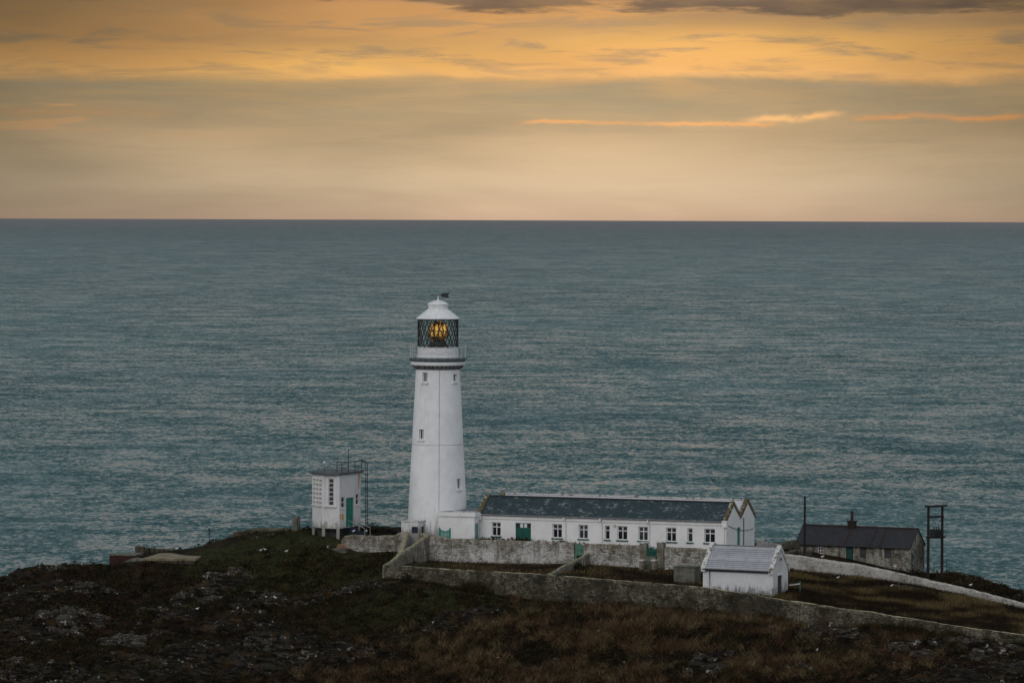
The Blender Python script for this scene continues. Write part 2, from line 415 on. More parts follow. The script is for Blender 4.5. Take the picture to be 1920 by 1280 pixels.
WHITE = [(1400, 1034, 549), (1475, 1038, 548), (1530, 1046, 546.2), (1610, 1057, 543), (1660, 1068, 541), (1740, 1086, 537), (1800, 1099, 533.5), (1860, 1115, 529.5), (1920, 1130, 525.8), (2100, 1172, 517), (2250, 1205, 512)]
B_pts = [tuple(at(*p)) for p in [(800, 1056, 543), (1000, 1057, 543), (830, 1054, 548), (1030, 1080, 530), (900, 1073, 533), (1100, 1060, 540), (1180, 1090, 525.5), (1250, 1067, 538), (1300, 1097, 524),
    (1320, 1103, 521), (1450, 1123, 516), (1480, 1104, 522), (1500, 1070, 544), (1600, 1080, 540), (1600, 1144, 511.6), (1600, 1112, 525), (1700, 1100, 532), (1700, 1158, 508.6), (1820, 1115, 530), (1800, 1140, 518),
    (1920, 1140, 523), (1920, 1192, 503.5), (2100, 1180, 515), (2100, 1218, 499), (1400, 1060, 542), (1330, 1062, 538), (760, 1062, 541)]]
fB = Field(B_pts, c=3)
Bpoly = [at(*p).xy for p in FRONT] + [at(*p).xy for p in WHITE[::-1]] + [at(*p).xy for p in [(1322, 1027, 536.3), (1078, 1017, 542.4)]] + [at(*p).xy for p in REAR[::-1]] + [at(*p).xy for p in SIDE[::-1]]
Bpoly = [Vector((p[0], p[1] + .42)) for p in Bpoly]
def inpoly(x, y, poly):
    c = np.zeros(x.shape, bool); n = len(poly)
    for i in range(n):
        x1, y1 = poly[i]; x2, y2 = poly[(i + 1) % n]
        if y1 == y2: continue
        k = ((y1 > y) != (y2 > y)) & (x < (x2 - x1) * (y - y1) / (y2 - y1) + x1)
        c ^= k
    return c

RES = .34; gx = np.arange(-102, 112, RES); gy = np.arange(418, 628, RES)
GX, GY = np.meshgrid(gx, gy)
za = fA(GX, GY); zb = fB(GX, GY); inb = inpoly(GX, GY, Bpoly)
# masks
def blob(x, y, cx, cy, sx, sy): return np.exp(-((x - cx) / sx) ** 2 - ((y - cy) / sy) ** 2)
plateau = np.clip(1 / (1 + np.exp(-(GY - 549 + .0 * GX) / 2.5)), 0, 1) * (GX > -40) 
# strata direction: beds run left-right and dip to the right
s1 = GX * .94 + GY * .34; s2 = -GX * .34 + GY * .94
rockn = fbm(s1 * .035, s2 * .12, 11, 5, .55); strat = fbm(s1 * .07, s2 * .32, 31, 6, .62, True)
lowleft = np.clip((536 - GY - (GX + 20) * .35) / 16, 0, 1) * np.clip((2 - GX) / 14, 0, 1)
lowright = np.clip((509 - GY + (GX - 20) * .10) / 6, 0, 1) * np.clip((GX - 18) / 12, 0, 1)
leftedge = np.clip((-42 - GX) / 10, 0, 1)
rock = np.clip((rockn - .56) * 10 + lowleft * .9 + lowright * 1.5 + leftedge * 1.3 - 1.3 * plateau - 1.15, 0, 1)
def spot(px, py, Y, sx, sy, a=1.4):
    p = at(px, py, Y); return a * blob(GX, GY, p.x, p.y, sx, sy)
bumps = np.zeros_like(GX); 
for q in [(415, 1082, 545, 3.6, 2.4), (380, 1103, 540, 3.6, 1.6), (505, 1128, 533, 3.2, 3.2), (150, 1110, 543, 8, 2), (330, 1160, 526, 4.5, 2.5), (120, 1165, 525, 6, 1.6), (430, 1190, 518, 8, 3), (1530, 1172, 505, 3.5, 1.6), (1610, 1190, 503, 3, 1.3), (1700, 1208, 500, 5, 1.6), (1330, 1242, 498, 3.2, 1.4)]:
    b = spot(*q[:5], 1.0); rock = np.clip(rock + 1.3 * b * (.4 + fbm(GX * .5, GY * .7, 77, 3)), 0, 1); bumps += b * .55
cliff = np.clip((22 - za) / 6, 0, 1) * np.clip((GY - 560) / 10, 0, 1) + np.clip((17 - za) / 5, 0, 1)
rock = np.clip(np.maximum(rock, cliff), 0, 1)
ao = fbm(GX * .08, GY * .10, 5, 6, .6) - .5; fine = fbm(GX * .7, GY * .7, 8, 4, .6) - .5
edge = np.zeros_like(GX)
za2 = za + (1 - .8 * plateau) * (ao * 2.4 + fine * .6) + rock * ((strat - .5) * 3.2 + .25) * (1 - .85 * plateau) + bumps
zb2 = zb + (fbm(GX * .25, GY * .25, 55, 4) - .5) * .35
def near(pts, rad_):
    d = np.full(GX.shape, 1e9)
    for a, b in zip(pts[:-1], pts[1:]):
        ax, ay = a.x, a.y; dx, dy = b.x - ax, b.y - ay; u = np.clip(((GX - ax) * dx + (GY - ay) * dy) / (dx * dx + dy * dy), 0, 1)
        d = np.minimum(d, np.hypot(GX - ax - u * dx, GY - ay - u * dy))
    return np.exp(-(d / rad_) ** 2)
nF = near([at(*p) for p in FRONT], 3.0); nW = near([at(*p) for p in WHITE], 2.2)
za2 = za2 * (1 - nF) + (za + .3 * fine) * nF - (.12 + .43 * np.clip((GX + 14) / 14, 0, 1)) * nF
cot = np.clip(blob(GX, GY, 41, 556, 14, 9) * 1.6, 0, 1) * (~inb); za2 = za2 * (1 - cot) + (za - .25 + .2 * fine) * cot
stn = blob(GX, GY, -23, 556, 6, 4); za2 = za2 * (1 - stn) + za * stn
plt_ = blob(GX, GY, -43, 559, 9, 7); za2 = za2 * (1 - plt_) + (za - .1) * plt_
nL = np.clip(near([at(*p) for p in [(650, 1020, 552.5), (745, 1020, 551.3)]], 2.5) * 1.2, 0, 1); za2 = za2 * (1 - nL) + (za - .15) * nL
zb2 = zb2 - .7 * nW
GZ = np.where(inb, zb2, za2)
rock = np.where(inb, 0, rock)
def H(x, y):
    fx = (np.asarray(x) - gx[0]) / RES; fy = (np.asarray(y) - gy[0]) / RES
    i = np.clip(fx.astype(int), 0, len(gx) - 2); j = np.clip(fy.astype(int), 0, len(gy) - 2); u = fx - i; v = fy - j
    return (GZ[j, i] * (1 - u) + GZ[j, i + 1] * u) * (1 - v) + (GZ[j + 1, i] * (1 - u) + GZ[j + 1, i + 1] * u) * v
def samp(arr, x, y):
    i = np.clip(((np.asarray(x) - gx[0]) / RES + .5).astype(int), 0, len(gx) - 1); j = np.clip(((np.asarray(y) - gy[0]) / RES + .5).astype(int), 0, len(gy) - 1)
    return arr[j, i]
def ground(px, py, y0=440, y1=600):
    d = ray(px, py); t = np.arange(y0, y1, .15) / d.y; x = d.x * t; y = d.y * t; z = ZC + d.z * t
    h = H(x, y); k = np.argmax(z < h)
    if not (z < h).any(): k = len(t) - 1
    return Vector((x[k], y[k], float(h[k])))

# colour weights stored on the ground: grass (short green), dry (tawny), rock
grass = np.clip(spot(640, 1060, 545, 14, 9, 1.2) + spot(800, 1130, 525, 13, 8, 1.0) + spot(480, 1030, 556, 12, 8, 1.0), 0, 1)
dry = np.clip(spot(1180, 1200, 508, 15, 14, 1.1) + spot(1450, 1220, 502, 14, 10, .6) + np.where(inb, spot(1650, 1110, 525, 16, 10, 1.1), 0) + spot(720, 1250, 503, 10, 8, .4), 0, 1)
dry = np.where(inb & (GX > 30), np.clip(dry + .35, 0, 1), dry)

def grid_mesh(name, GX, GY, GZ, attrs, m):
    ny, nx = GX.shape; n = nx * ny
    me = bpy.data.meshes.new(name); me.vertices.add(n)
    co = np.stack([GX, GY, GZ], -1).reshape(-1).astype(np.float32); me.vertices.foreach_set('co', co)
    idx = np.arange(n).reshape(ny, nx); q = np.stack([idx[:-1, :-1], idx[:-1, 1:], idx[1:, 1:], idx[1:, :-1]], -1).reshape(-1, 4)
    me.loops.add(q.size); me.loops.foreach_set('vertex_index', q.reshape(-1).astype(np.int32))
    me.polygons.add(len(q)); me.polygons.foreach_set('loop_start', (np.arange(len(q)) * 4).astype(np.int32))
    me.update(calc_edges=True); me.validate()
    me.polygons.foreach_set('use_smooth', np.ones(len(q), bool))
    for k, a in attrs.items():
        at_ = me.attributes.new(k, 'FLOAT', 'POINT'); at_.data.foreach_set('value', a.reshape(-1).astype(np.float32))
    me.materials.append(m)
    o = bpy.data.objects.new(name, me); COL.objects.link(o); return o

def ground_mat():
    m, t, b = new_mat('headland_ground')
    g = coords(t, 'Object'); at_ = lambda k: t.n('ShaderNodeAttribute', attribute_name=k).outputs['Fac']
    n1 = t.noise(g, .22, 6, .65); n2 = t.noise(g, 1.3, 7, .7); n3 = t.noise(g, 5, 6, .7)
    v2 = coords(t, 'Object', (.5, 1.2, 2.2)); nr = t.noise(v2, .7, 9, .68, 1.4); nl = t.noise(g, 1.1, 8, .8, .5)
    heath = t.mix(t.smooth(n1, .42, .6), (.009, .008, .005), (.024, .012, .008))
    heath = t.mix(t.smooth(n2, .5, .68), heath, (.036, .026, .012))
    grs = t.mix(t.smooth(n2, .4, .62), (.017, .019, .008), (.038, .036, .015))
    dr = t.mix(t.smooth(n2, .4, .65), (.009, .006, .004), (.028, .019, .009))  # near-black ground colour stands for shaded gaps between scrub tufts
    c = t.mix(t.smooth(t.m('ADD', at_('grass'), t.m('MULTIPLY', t.m('SUBTRACT', n1, .5), 1.2)), .35, .8), heath, grs)
    c = t.mix(t.smooth(t.m('ADD', at_('dry'), t.m('MULTIPLY', t.m('SUBTRACT', n1, .5), 1.6)), .4, .9), c, dr)
    rk = t.mix(t.smooth(nr, .42, .6), (.008, .0065, .005), (.040, .034, .026))
    rk = t.mix(t.m('MULTIPLY', t.smooth(t.noise(g, .5, 5, .6), .54, .66), .6), rk, (.070, .038, .014))
    rk = t.mix(t.m('MULTIPLY', t.smooth(nl, .605, .645), 1.0), rk, (.40, .39, .36))
    rf = t.smooth(t.m('ADD', at_('rock'), t.m('MULTIPLY', t.m('SUBTRACT', nr, .5), 1.7)), .42, .62)
    c = t.mix(rf, c, rk)
    t.put(b.inputs['Base Color'], c); b.inputs['Roughness'].default_value = .95; b.inputs['Specular IOR Level'].default_value = .05
    h = t.m('ADD', t.m('MULTIPLY', nr, t.m('MULTIPLY', rf, 1.5)), t.m('ADD', t.m('MULTIPLY', n2, .5), t.m('MULTIPLY', n3, .3)))
    bump(t, b, h, .5)
    return m
keep = GZ
tag(grid_mesh('ground', GX, GY, GZ, {'rock': rock, 'grass': grass, 'dry': dry}, ground_mat()), kind='structure')

# ---------------------------------------------------------------- sea
def sea_mat():
    m, t, b = new_mat('sea_water')
    g = coords(t, 'Object'); s = t.n('ShaderNodeSeparateXYZ', i={0: g}); x, y = s.outputs[0], s.outputs[1]
    def vec(sx, sy, off=0): return t.xyz(t.m('MULTIPLY', x, sx), t.m('MULTIPLY', y, sy), off)
    def nzc(sx, sy, det, rough, dist=0.0, off=0):
        nd = t.n('ShaderNodeTexNoise', i={'Scale': 1.0, 'Detail': det, 'Roughness': rough, 'Distortion': dist, 'Vector': vec(sx, sy, off)}); return nd.outputs['Color']
    # wave slopes of swell, wind sea and chop (metres -> slope)
    def vm(op, a, k):
        nd = t.n('ShaderNodeVectorMath', operation=op); t.put(nd.inputs[0], a)
        if op == 'SCALE': t.put(nd.inputs['Scale'], k)
        else: t.put(nd.inputs[1], k)
        return nd.outputs[0]
    sl = None
    for (sx, sy, det, r, di, off, k) in ((.035, .042, 3, .5, .2, 0, .60), (.16, .12, 4, .62, .6, 5, .75), (.75, .34, 5, .70, .6, 9, 1.95)):
        v = vm('SCALE', vm('SUBTRACT', nzc(sx, sy, det, r, di, off), (.5, .5, .5)), k)
        sl = v if sl is None else vm('ADD', sl, v)
    gust = t.noise(vec(.010, .0035, 3), 1.0, 5, .6, .4); patch = t.noise(vec(.0028, .0012, 7), 1.0, 4, .6, .5); dist = t.n('ShaderNodeVectorMath', operation='LENGTH', i={0: g}).outputs['Value']
    amp = t.m('ADD', .62, t.m('MULTIPLY', t.smooth(gust, .35, .65), .75))
    sl = vm('SCALE', sl, amp)
    ss = t.n('ShaderNodeSeparateXYZ', i={0: sl})
    nrm = t.n('ShaderNodeVectorMath', operation='NORMALIZE', i={0: t.xyz(ss.outputs[0], t.m('SUBTRACT', ss.outputs[1], .185), 1.0)})
    t.L.new(nrm.outputs[0], b.inputs['Normal'])
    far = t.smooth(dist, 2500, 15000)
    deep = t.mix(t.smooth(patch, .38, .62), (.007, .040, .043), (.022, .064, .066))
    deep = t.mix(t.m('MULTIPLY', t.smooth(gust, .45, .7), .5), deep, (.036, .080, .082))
    deep = t.mix(far, deep, (.060, .066, .070)); deep = t.mix(t.smooth(dist, 9000, 16100), deep, (.125, .105, .105))  # distance haze put into the water colour, mauve-grey towards the horizon
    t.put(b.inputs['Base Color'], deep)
    t.put(b.inputs['Roughness'], t.m('ADD', .21, t.m('MULTIPLY', far, .17)))
    b.inputs['IOR'].default_value = 1.33; b.inputs['Specular Tint'].default_value = (.70, .93, 1.0, 1)
    return m
sm = MB(); nseg = 256; rings = [0, 300, 800, 2000, 5000, 10000, 16150]
sm.v = [(0, 0, 0)]
for r in rings[1:]:
    for j in range(nseg):
        a = 2 * math.pi * j / nseg; sm.v.append((r * math.cos(a), r * math.sin(a), 0))
for j in range(nseg): sm.f.append((0, 1 + j, 1 + (j + 1) % nseg))
for q in range(len(rings) - 2):
    for j in range(nseg):
        a = 1 + q * nseg; b_ = a + nseg; sm.f.append((a + j, b_ + j, b_ + (j + 1) % nseg, a + (j + 1) % nseg))
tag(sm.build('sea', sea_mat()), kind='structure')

# ---------------------------------------------------------------- stone walls
def stone_wall(name, label, pts, m, thick=.55, bot=None, drop=2.5, rough=.06, parent=None, cat='stone wall', cope=.0, group=None):
    """pts: world (x,y,ztop); subdivided, slightly irregular"""
    P = []
    for i in range(len(pts) - 1):
        a, b = Vector(pts[i]), Vector(pts[i + 1]); n = max(1, int((b - a).length / .4))
        for k in range(n): P.append(a.lerp(b, k / n))
    P.append(Vector(pts[-1]))
    nv = 8; prof = []
    me = MB(); ring = []
    sec = [(-.5, 0), (-.5, .25), (-.5, .5), (-.5, .75), (-.48, .93), (-.33, 1), (0, 1.0), (.33, 1), (.48, .93), (.5, .75), (.5, .5), (.5, .25), (.5, 0)]
    o = P[0].copy(); 
    for i, p in enumerate(P):
        d = (P[min(i + 1, len(P) - 1)] - P[max(i - 1, 0)]); d.z = 0; d.normalize(); n = Vector((d.y, -d.x, 0))
        zb = (bot(p) if bot else p.z - drop)
        k = len(me.v)
        for (u, w) in sec:
            q = p + n * u * thick; q.z = zb + (p.z - zb) * w
            nn = mnoise.noise_vector(q * 1.6) * rough + mnoise.noise_vector(q * .45) * rough
            if w > .9: nn.z *= 1.3
            q += nn; me.v.append(tuple(q - o))
        ring.append(k)
    ns = len(sec)
    for a, b in zip(ring[:-1], ring[1:]):
        for j in range(ns - 1): me.f.append((a + j, b + j, b + j + 1, a + j + 1))
    me.f.append(tuple(ring[0] + j for j in range(ns))); me.f.append(tuple(ring[-1] + ns - 1 - j for j in range(ns)))
    ob = me.build(name, m, parent, smooth=False); ob.location = o
    if not parent: tag(ob, label, cat, group)
    return ob
W = lambda L: [at(*p) for p in L]
stone_wall('boundary_wall', 'long low grey stone boundary wall with pale worn top running downhill in front of the gardens', W(FRONT), M['boundary_wall'], .5, drop=3.2, rough=.05)
stone_wall('garden_wall', 'short steep mossy garden wall climbing from the boundary wall corner towards the lighthouse', W(SIDE), M['garden_wall'], .6, drop=3.0)
stone_wall('garden_wall', 'longest patchy whitewashed garden wall below the white cottages, left of the pale green gate', W(REAR), M['garden_wall'], .6, drop=3.6)
stone_wall('garden_wall', 'patchy whitewashed garden wall between the pale green gate and the two tall gate piers', W([(1096, 1019, 542), (1150, 1020, 540.6), (1202, 1022, 539.4)]), M['garden_wall'], .6, drop=3.6)
stone_wall('garden_wall', 'patchy whitewashed garden wall between the right gate pier and the corrugated roof shed', W([(1236, 1024, 538.5), (1280, 1026, 537.3), (1335, 1029, 536)]), M['garden_wall'], .6, drop=3.6)
stone_wall('garden_wall', 'pale topped wall dividing the two sunken gardens', W([(1026, 1078, 529.6), (1050, 1064, 533), (1075, 1051, 537), (1103, 1037, 541.6)]), M['garden_wall'], .5, drop=2.6)
stone_wall('garden_wall', 'rounded whitewashed stone wall left of the lighthouse foot', W([(642, 1012, 553.8), (647, 1005, 553.7), (660, 1003, 553.5), (720, 1003, 552.6), (742, 1003, 552.4), (748, 998, 552.2), (762, 996, 552)]), M['garden_wall'], .6, drop=2.4)
stone_wall('garden_wall', 'small stone pier and wall stub between the white hut and the lighthouse foot', W([(787, 1003, 551.4), (790, 998, 551), (802, 998, 550.6), (806, 1003, 550.2)]), M['garden_wall'], .7, drop=2.6)
stone_wall('garden_wall', 'sloping stone wall end dropping beside the steps below the white hut', W([(762, 997, 551.9), (758, 1012, 550.4), (752, 1030, 548), (744, 1044, 545.5)]), M['garden_wall'], .6, drop=2.0)
stone_wall('roadside_wall', 'long cream coloured wall curving downhill in front of the dark stone cottage', W(WHITE), M['cream_wall'], .5, drop=2.3, rough=.05)
stone_wall('field_wall', 'low dark stone wall along the cliff edge left of the tall narrow building', W([(436, 1003, 566), (440, 995, 566), (470, 991, 566.5), (520, 990, 566), (545, 991, 565), (560, 994, 562)]), M['dark_wall'], .6, drop=2.2, rough=.1)
stone_wall('field_wall', 'dark stone wall joining the left end of the stone cottage', W([(1455, 1018, 566), (1480, 1013, 565), (1496, 1012, 563)]), M['dark_wall'], .5, drop=2.6)
stone_wall('field_wall', 'low dark wall behind the tall wooden pole beside the stone cottage', W([(1470, 1034, 553), (1495, 1030, 555), (1520, 1033, 553)]), M['dark_wall'], .5, drop=1.6)
stone_wall('field_wall', 'pale low wall between the white gable end and the stone cottage', W([(1419, 1010, 560), (1432, 1011, 560), (1434, 1016, 560), (1462, 1020, 562)]), M['cream_wall'], .5, drop=2)
stone_wall('field_wall', 'curved overgrown bank wall sloping down below the concrete platform', W([(178, 1078, 556), (205, 1064, 558), (235, 1052, 559.5), (258, 1046, 560), (300, 1046, 559.5)]), M['concrete'], .8, drop=2.4, rough=.12)

# gate piers
def pier(name, label, px, py, Y, w, h, group=None):
    p = at(px, py, Y); mb = MB()
    r = thing(name, label, 'gate pier', (p.x, p.y, p.z - h), R(-21), group)
    n = 5
    mb2 = MB()
    for k in range(n):
        z0 = h * k / n; z1 = h * (k + 1) / n; q = .02 * (k % 2)
        mb2.box(-w / 2 + q, w / 2 - q, -w / 2 + q, w / 2 - q, z0, z1 - (.003 if k < n - 1 else .0))
    mb2.build('shaft', M['garden_wall'], r, bevel=.04)
    mb.box(-w / 2 - .08, w / 2 + .08, -w / 2 - .08, w / 2 + .08, h, h + .14); mb.build('cap', M['pale_cope'], r, bevel=.03)
pier('gate_pier', 'tall stone gate pier left of the dark green garden gate', 1208, 1018, 539, .85, 2.9)
pier('gate_pier', 'tall stone gate pier right of the dark green garden gate', 1240, 1017, 538.2, .85, 2.9)
pier('gate_pier', 'low capped stone pier at the left foot of the garden steps', 1204, 1051, 536, .55, 1.0)
pier('gate_pier', 'low capped stone pier at the right foot of the garden steps', 1227, 1051, 535.4, .55, 1.0)
def steps(px0, px1, Y, ztop, zbot, label):
    a = at(px0, 1045, Y); b = at(px1, 1045, Y - .5); r = thing('garden_steps', label, 'steps', (a.x, a.y, zbot), R(-21)); mb = MB(); w = (b - a).length; n = 7
    for k in range(n):
        mb.box(0, w, -2.6 + 2.6 * k / n, -2.6 + 2.6 * (k + 1) / n - .002, -.5, (ztop - zbot) * (k + 1) / n)
    mb.build('tread', M['concrete'], r, bevel=.02)
steps(1213, 1231, 538.6, 30.9, 29.3, 'narrow worn steps between the gate piers down into the garden')

def gate(name, label, px0, px1, py0, py1, Y0, Y1, m, n=6, arch=0, post=True):
    a = at(px0, py1, Y0); b = at(px1, py1, Y1); h = (py1 - py0) * Y0 / F
    r = thing(name, label, 'gate', a, math.atan2(b.y - a.y, b.x - a.x)); L = (b.xy - a.xy).length
    dz = (b.z - a.z)
    for k in range(n):
        x = L * (k + .5) / n; hh = h - arch * math.sin(math.pi * (k + .5) / n); mb = MB()
        mb.box(x - L / n * .32, x + L / n * .32, -.02, .02, .05, hh); mb.build('picket', m, r)
    mb = MB(); mb.box(0, L, .022, .06, h * .22, h * .32); mb.build('rail', m, r)
    mb = MB(); mb.box(0, L, .022, .06, h * .68, h * .78); mb.build('rail', m, r)
    if post:
        for x in (-.06, L + .06):
            mb = MB(); mb.box(x - .06, x + .06, -.05, .07, -.3, h + .12); mb.build('post', m, r)
gate('garden_gate', 'pale green boarded gate in the gap of the long garden wall', 1081, 1095, 1020, 1042, 542.3, 542, M['pale_green'], 6)
gate('garden_gate', 'dark green gate between the two tall stone gate piers', 1215, 1232, 1026, 1050, 538.6, 538.2, M['green'], 7)
gate('picket_gate', 'small teal picket gate in front of the flat roofed porch beside the lighthouse', 825, 843, 990, 1012, 551, 550.4, M['teal'], 7, arch=.28)

# ---------------------------------------------------------------- lighthouse
LX, LY = at(821, 700, 560).x, 560.0
LZ = 30.6
zz = lambda py: at(821, py, 560).z - LZ
lh = thing('lighthouse', 'tall white tapering lighthouse with glazed lantern, gallery and arrow weather vane', 'lighthouse', (LX, LY, LZ))
rad = lambda px: px / F * 560
body = [(rad(57.5), 0), (rad(56.8), zz(1000)), (rad(55.6), zz(975)), (rad(54.4), zz(950)), (rad(52.0), zz(900)), (rad(49.8), zz(860)), (rad(48.2), zz(832)), (rad(46.2), zz(790)), (rad(44), zz(745)), (rad(42.2), zz(715)), (rad(41.4), zz(693)), (rad(41.4), zz(686))]
mb = MB().lathe(body, 96)
tower = mb.build('tower', M['tower_white'], lh, smooth=True, fixn=True)
# window recesses cut for real
WIN = [(797, 697, 715, 11), (854, 700, 714, 8), (790.5, 803, 822, 11), (862, 895, 914, 7.5)]
def tower_r(z):
    for (r0, z0), (r1, z1) in zip(body[:-1], body[1:]):
        if z0 <= z <= z1: return r0 + (r1 - r0) * (z - z0) / max(1e-6, z1 - z0)
    return body[-1][0]
cuts = []; specs = []
for px, p0, p1, wpx in WIN:
    zc = zz((p0 + p1) / 2); hh = zz(p0) - zz(p1); r = tower_r(zc); w = .72
    a = math.asin(max(-.97, min(.97, rad(px - 821) / r))); specs.append((a, zc, hh, r, w))
    c = MB(); cs, sn = math.cos(a), math.sin(a)
    T = lambda x, d, z: (sn * d + cs * x, -cs * d + sn * x, z)   # d outward, x tangential
    c.hexa([T(-w / 2, r - .38, zc - hh / 2), T(w / 2, r - .38, zc - hh / 2), T(w / 2, r + .6, zc - hh / 2), T(-w / 2, r + .6, zc - hh / 2), T(-w / 2, r - .38, zc + hh / 2), T(w / 2, r - .38, zc + hh / 2), T(w / 2, r + .6, zc + hh / 2), T(-w / 2, r + .6, zc + hh / 2)])
    co = c.build('cutter', None, lh, fixn=True); cuts.append(co)
    bm_ = tower.modifiers.new('cut', 'BOOLEAN'); bm_.operation = 'DIFFERENCE'; bm_.object = co; bm_.solver = 'EXACT'
bpy.context.view_layer.update()
dg = bpy.context.evaluated_depsgraph_get(); nm = bpy.data.meshes.new_from_object(tower.evaluated_get(dg)); tower.modifiers.clear(); tower.data = nm
if hasattr(nm, 'set_sharp_from_angle'): nm.set_sharp_from_angle(angle=R(30))
for c in cuts: bpy.data.objects.remove(c)
for a, zc, hh, r, w in specs:
    cs, sn = math.cos(a), math.sin(a); T = lambda x, d, z: Vector((sn * d + cs * x, -cs * d + sn * x, z)); n = Vector((sn, -cs, 0)); u = Vector((cs, sn, 0))
    f = window(lh, n * r, u, n, (-w / 2, w / 2, zc - hh / 2, zc + hh / 2), depth=.33, cols=2, rows=(), fw=.09)
    s = MB(); s.hexa([T(-w / 2 - .18, r - .3, zc - hh / 2 - .2), T(w / 2 + .18, r - .3, zc - hh / 2 - .2), T(w / 2 + .18, r + .18, zc - hh / 2 - .2), T(-w / 2 - .18, r + .18, zc - hh / 2 - .2),
                      T(-w / 2 - .18, r - .3, zc - hh / 2 - .004), T(w / 2 + .18, r - .3, zc - hh / 2 - .004), T(w / 2 + .18, r + .18, zc - hh / 2 - .004), T(-w / 2 - .18, r + .18, zc - hh / 2 - .004)])
    s.build('sill', M['tower_white'], f)
# conductor seam down the front and joint ring
ca = math.asin(3.6 / 41.4) ; seam = MB(); pts = []
for z in np.linspace(zz(958), zz(690), 30):
    r = tower_r(z) + .012; a = math.asin(rad(3.6) / r); pts.append((math.sin(a) * r, -math.cos(a) * r, z))
seam.tube(pts, .03, 6); seam.build('lightning_conductor', M['seam'], lh)
rg = MB(); r = tower_r(zz(832)); rg.lathe([(r - .02, zz(832) - .03), (r + .02, zz(832) - .025), (r + .02, zz(832) + .025), (r - .04, zz(832) + .03)], 96, cap=False); rg.build('joint_band', M['seam'], lh, smooth=True)
# gallery
g = MB(); g.lathe([(rad(42), zz(692)), (rad(43.5), zz(688.6)), (rad(43.6), zz(686))], 96); g.build('neck_band', M['corbel'], lh, smooth=True)
for k in range(36):
    a = 2 * math.pi * (k + .5) / 36; c = MB(); n = Vector((math.cos(a), math.sin(a), 0)); u = Vector((-n.y, n.x, 0)); r0 = rad(42); r1 = rad(43.8); r2 = rad(50.5); zb, zm, zt = zz(691), zz(688), zz(684)
    hw = .15
    c.hexa([n * r0 - u * hw + Vector((0, 0, zb)), n * r1 - u * hw + Vector((0, 0, zb)), n * r1 + u * hw + Vector((0, 0, zb)), n * r0 + u * hw + Vector((0, 0, zb)),
            n * r0 - u * hw + Vector((0, 0, zt)), n * r2 - u * hw + Vector((0, 0, zt)), n * r2 + u * hw + Vector((0, 0, zt)), n * r0 + u * hw + Vector((0, 0, zt))])
    c.build('corbel', M['corbel'], lh)
g = MB(); g.lathe([(rad(43), zz(684.6)), (rad(50.3), zz(684)), (rad(51), zz(683)), (rad(51), zz(678.2)), (rad(50), zz(677.6))], 96); g.build('cornice', M['tower_white'], lh, smooth=True)
g = MB(); g.lathe([(rad(50), zz(677.8)), (rad(51.5), zz(676)), (rad(53.8), zz(672.5)), (rad(54), zz(670.5)), (rad(53), zz(669.6))], 96); g.build('gallery_slab', M['gallery'], lh, smooth=True)
g = MB(); g.lathe([(rad(40), zz(670)), (rad(40), zz(667.5)), (rad(38.5), zz(666.5)), (rad(38.5), zz(660.5)), (rad(38.9), zz(660.3)), (rad(38.9), zz(659.3)), (rad(38.3), zz(659.2)), (rad(38.3), zz(652)), (rad(39), zz(651.6)), (rad(39), zz(650.6)), (rad(36), zz(650.4))], 96)
g.build('lantern_base', M['trim'], lh, smooth=True)
RP = rad(52.2)
for k in range(18):
    a = 2 * math.pi * (k + .35) / 18; x, y = math.cos(a) * RP, math.sin(a) * RP; p = MB(); z0 = zz(669.8)
    p.tube([(x, y, z0), (x, y, z0 + .10), (x, y, z0 + 1.28)], [.07, .03, .03], 6); p.tube([(x, y, z0 + 1.27), (x, y, z0 + 1.4)], [.06, .045], 6); p.build('railing_post', M['rail_white'], lh)
for hgt in (.42, .82, 1.22):
    p = MB(); p.tube([(math.cos(2 * math.pi * k / 72) * RP, math.sin(2 * math.pi * k / 72) * RP, zz(669.8) + hgt) for k in range(73)], .018, 5, cap=False); p.build('handrail', M['rail_white'], lh)
# lantern glazing
gm, t, b = new_mat('lantern_glass')
lw = t.n('ShaderNodeFresnel', i={'IOR': 1.45}).outputs[0]
gl = t.n('ShaderNodeBsdfGlossy', i={'Roughness': .05}); tr = t.n('ShaderNodeBsdfTransparent', i={'Color': (.93, .96, .94, 1)})
mx = t.n('ShaderNodeMixShader', i={0: t.m('MULTIPLY', t.m('ADD', t.m('MULTIPLY', lw, .5), t.m('MULTIPLY', t.noise(coords(t), 2, 2), .02)), .6), 1: tr.outputs[0], 2: gl.outputs[0]})
t.L.new(mx.outputs[0], t.t.nodes['Material Output'].inputs[0])
g = MB(); RG = rad(36.8); zb_, zt_ = zz(650.6), zz(598)
g.lathe([(RG, zb_), (RG, zt_)], 64, cap=False); g.build('lantern_glazing', gm, lh, smooth=True)
for s_ in (-1, 1):
    for k in range(16):
        a0 = 2 * math.pi * k / 16 + .1; p = MB(); pts = []
        for i in range(9):
            f = i / 8; a = a0 + s_ * .59 * f; pts.append((math.cos(a) * (RG + .05), math.sin(a) * (RG + .05), zb_ + (zt_ - zb_) * f))
        p.tube(pts, .062, 5); p.build('glazing_bar', M['lattice'], lh)
g = MB(); g.lathe([(RG - .05, zt_ - .12), (RG + .08, zt_ - .12), (RG + .08, zt_ + .02), (RG - .05, zt_ + .02)], 64, cap=False); g.build('top_ring', M['lattice'], lh, smooth=True)
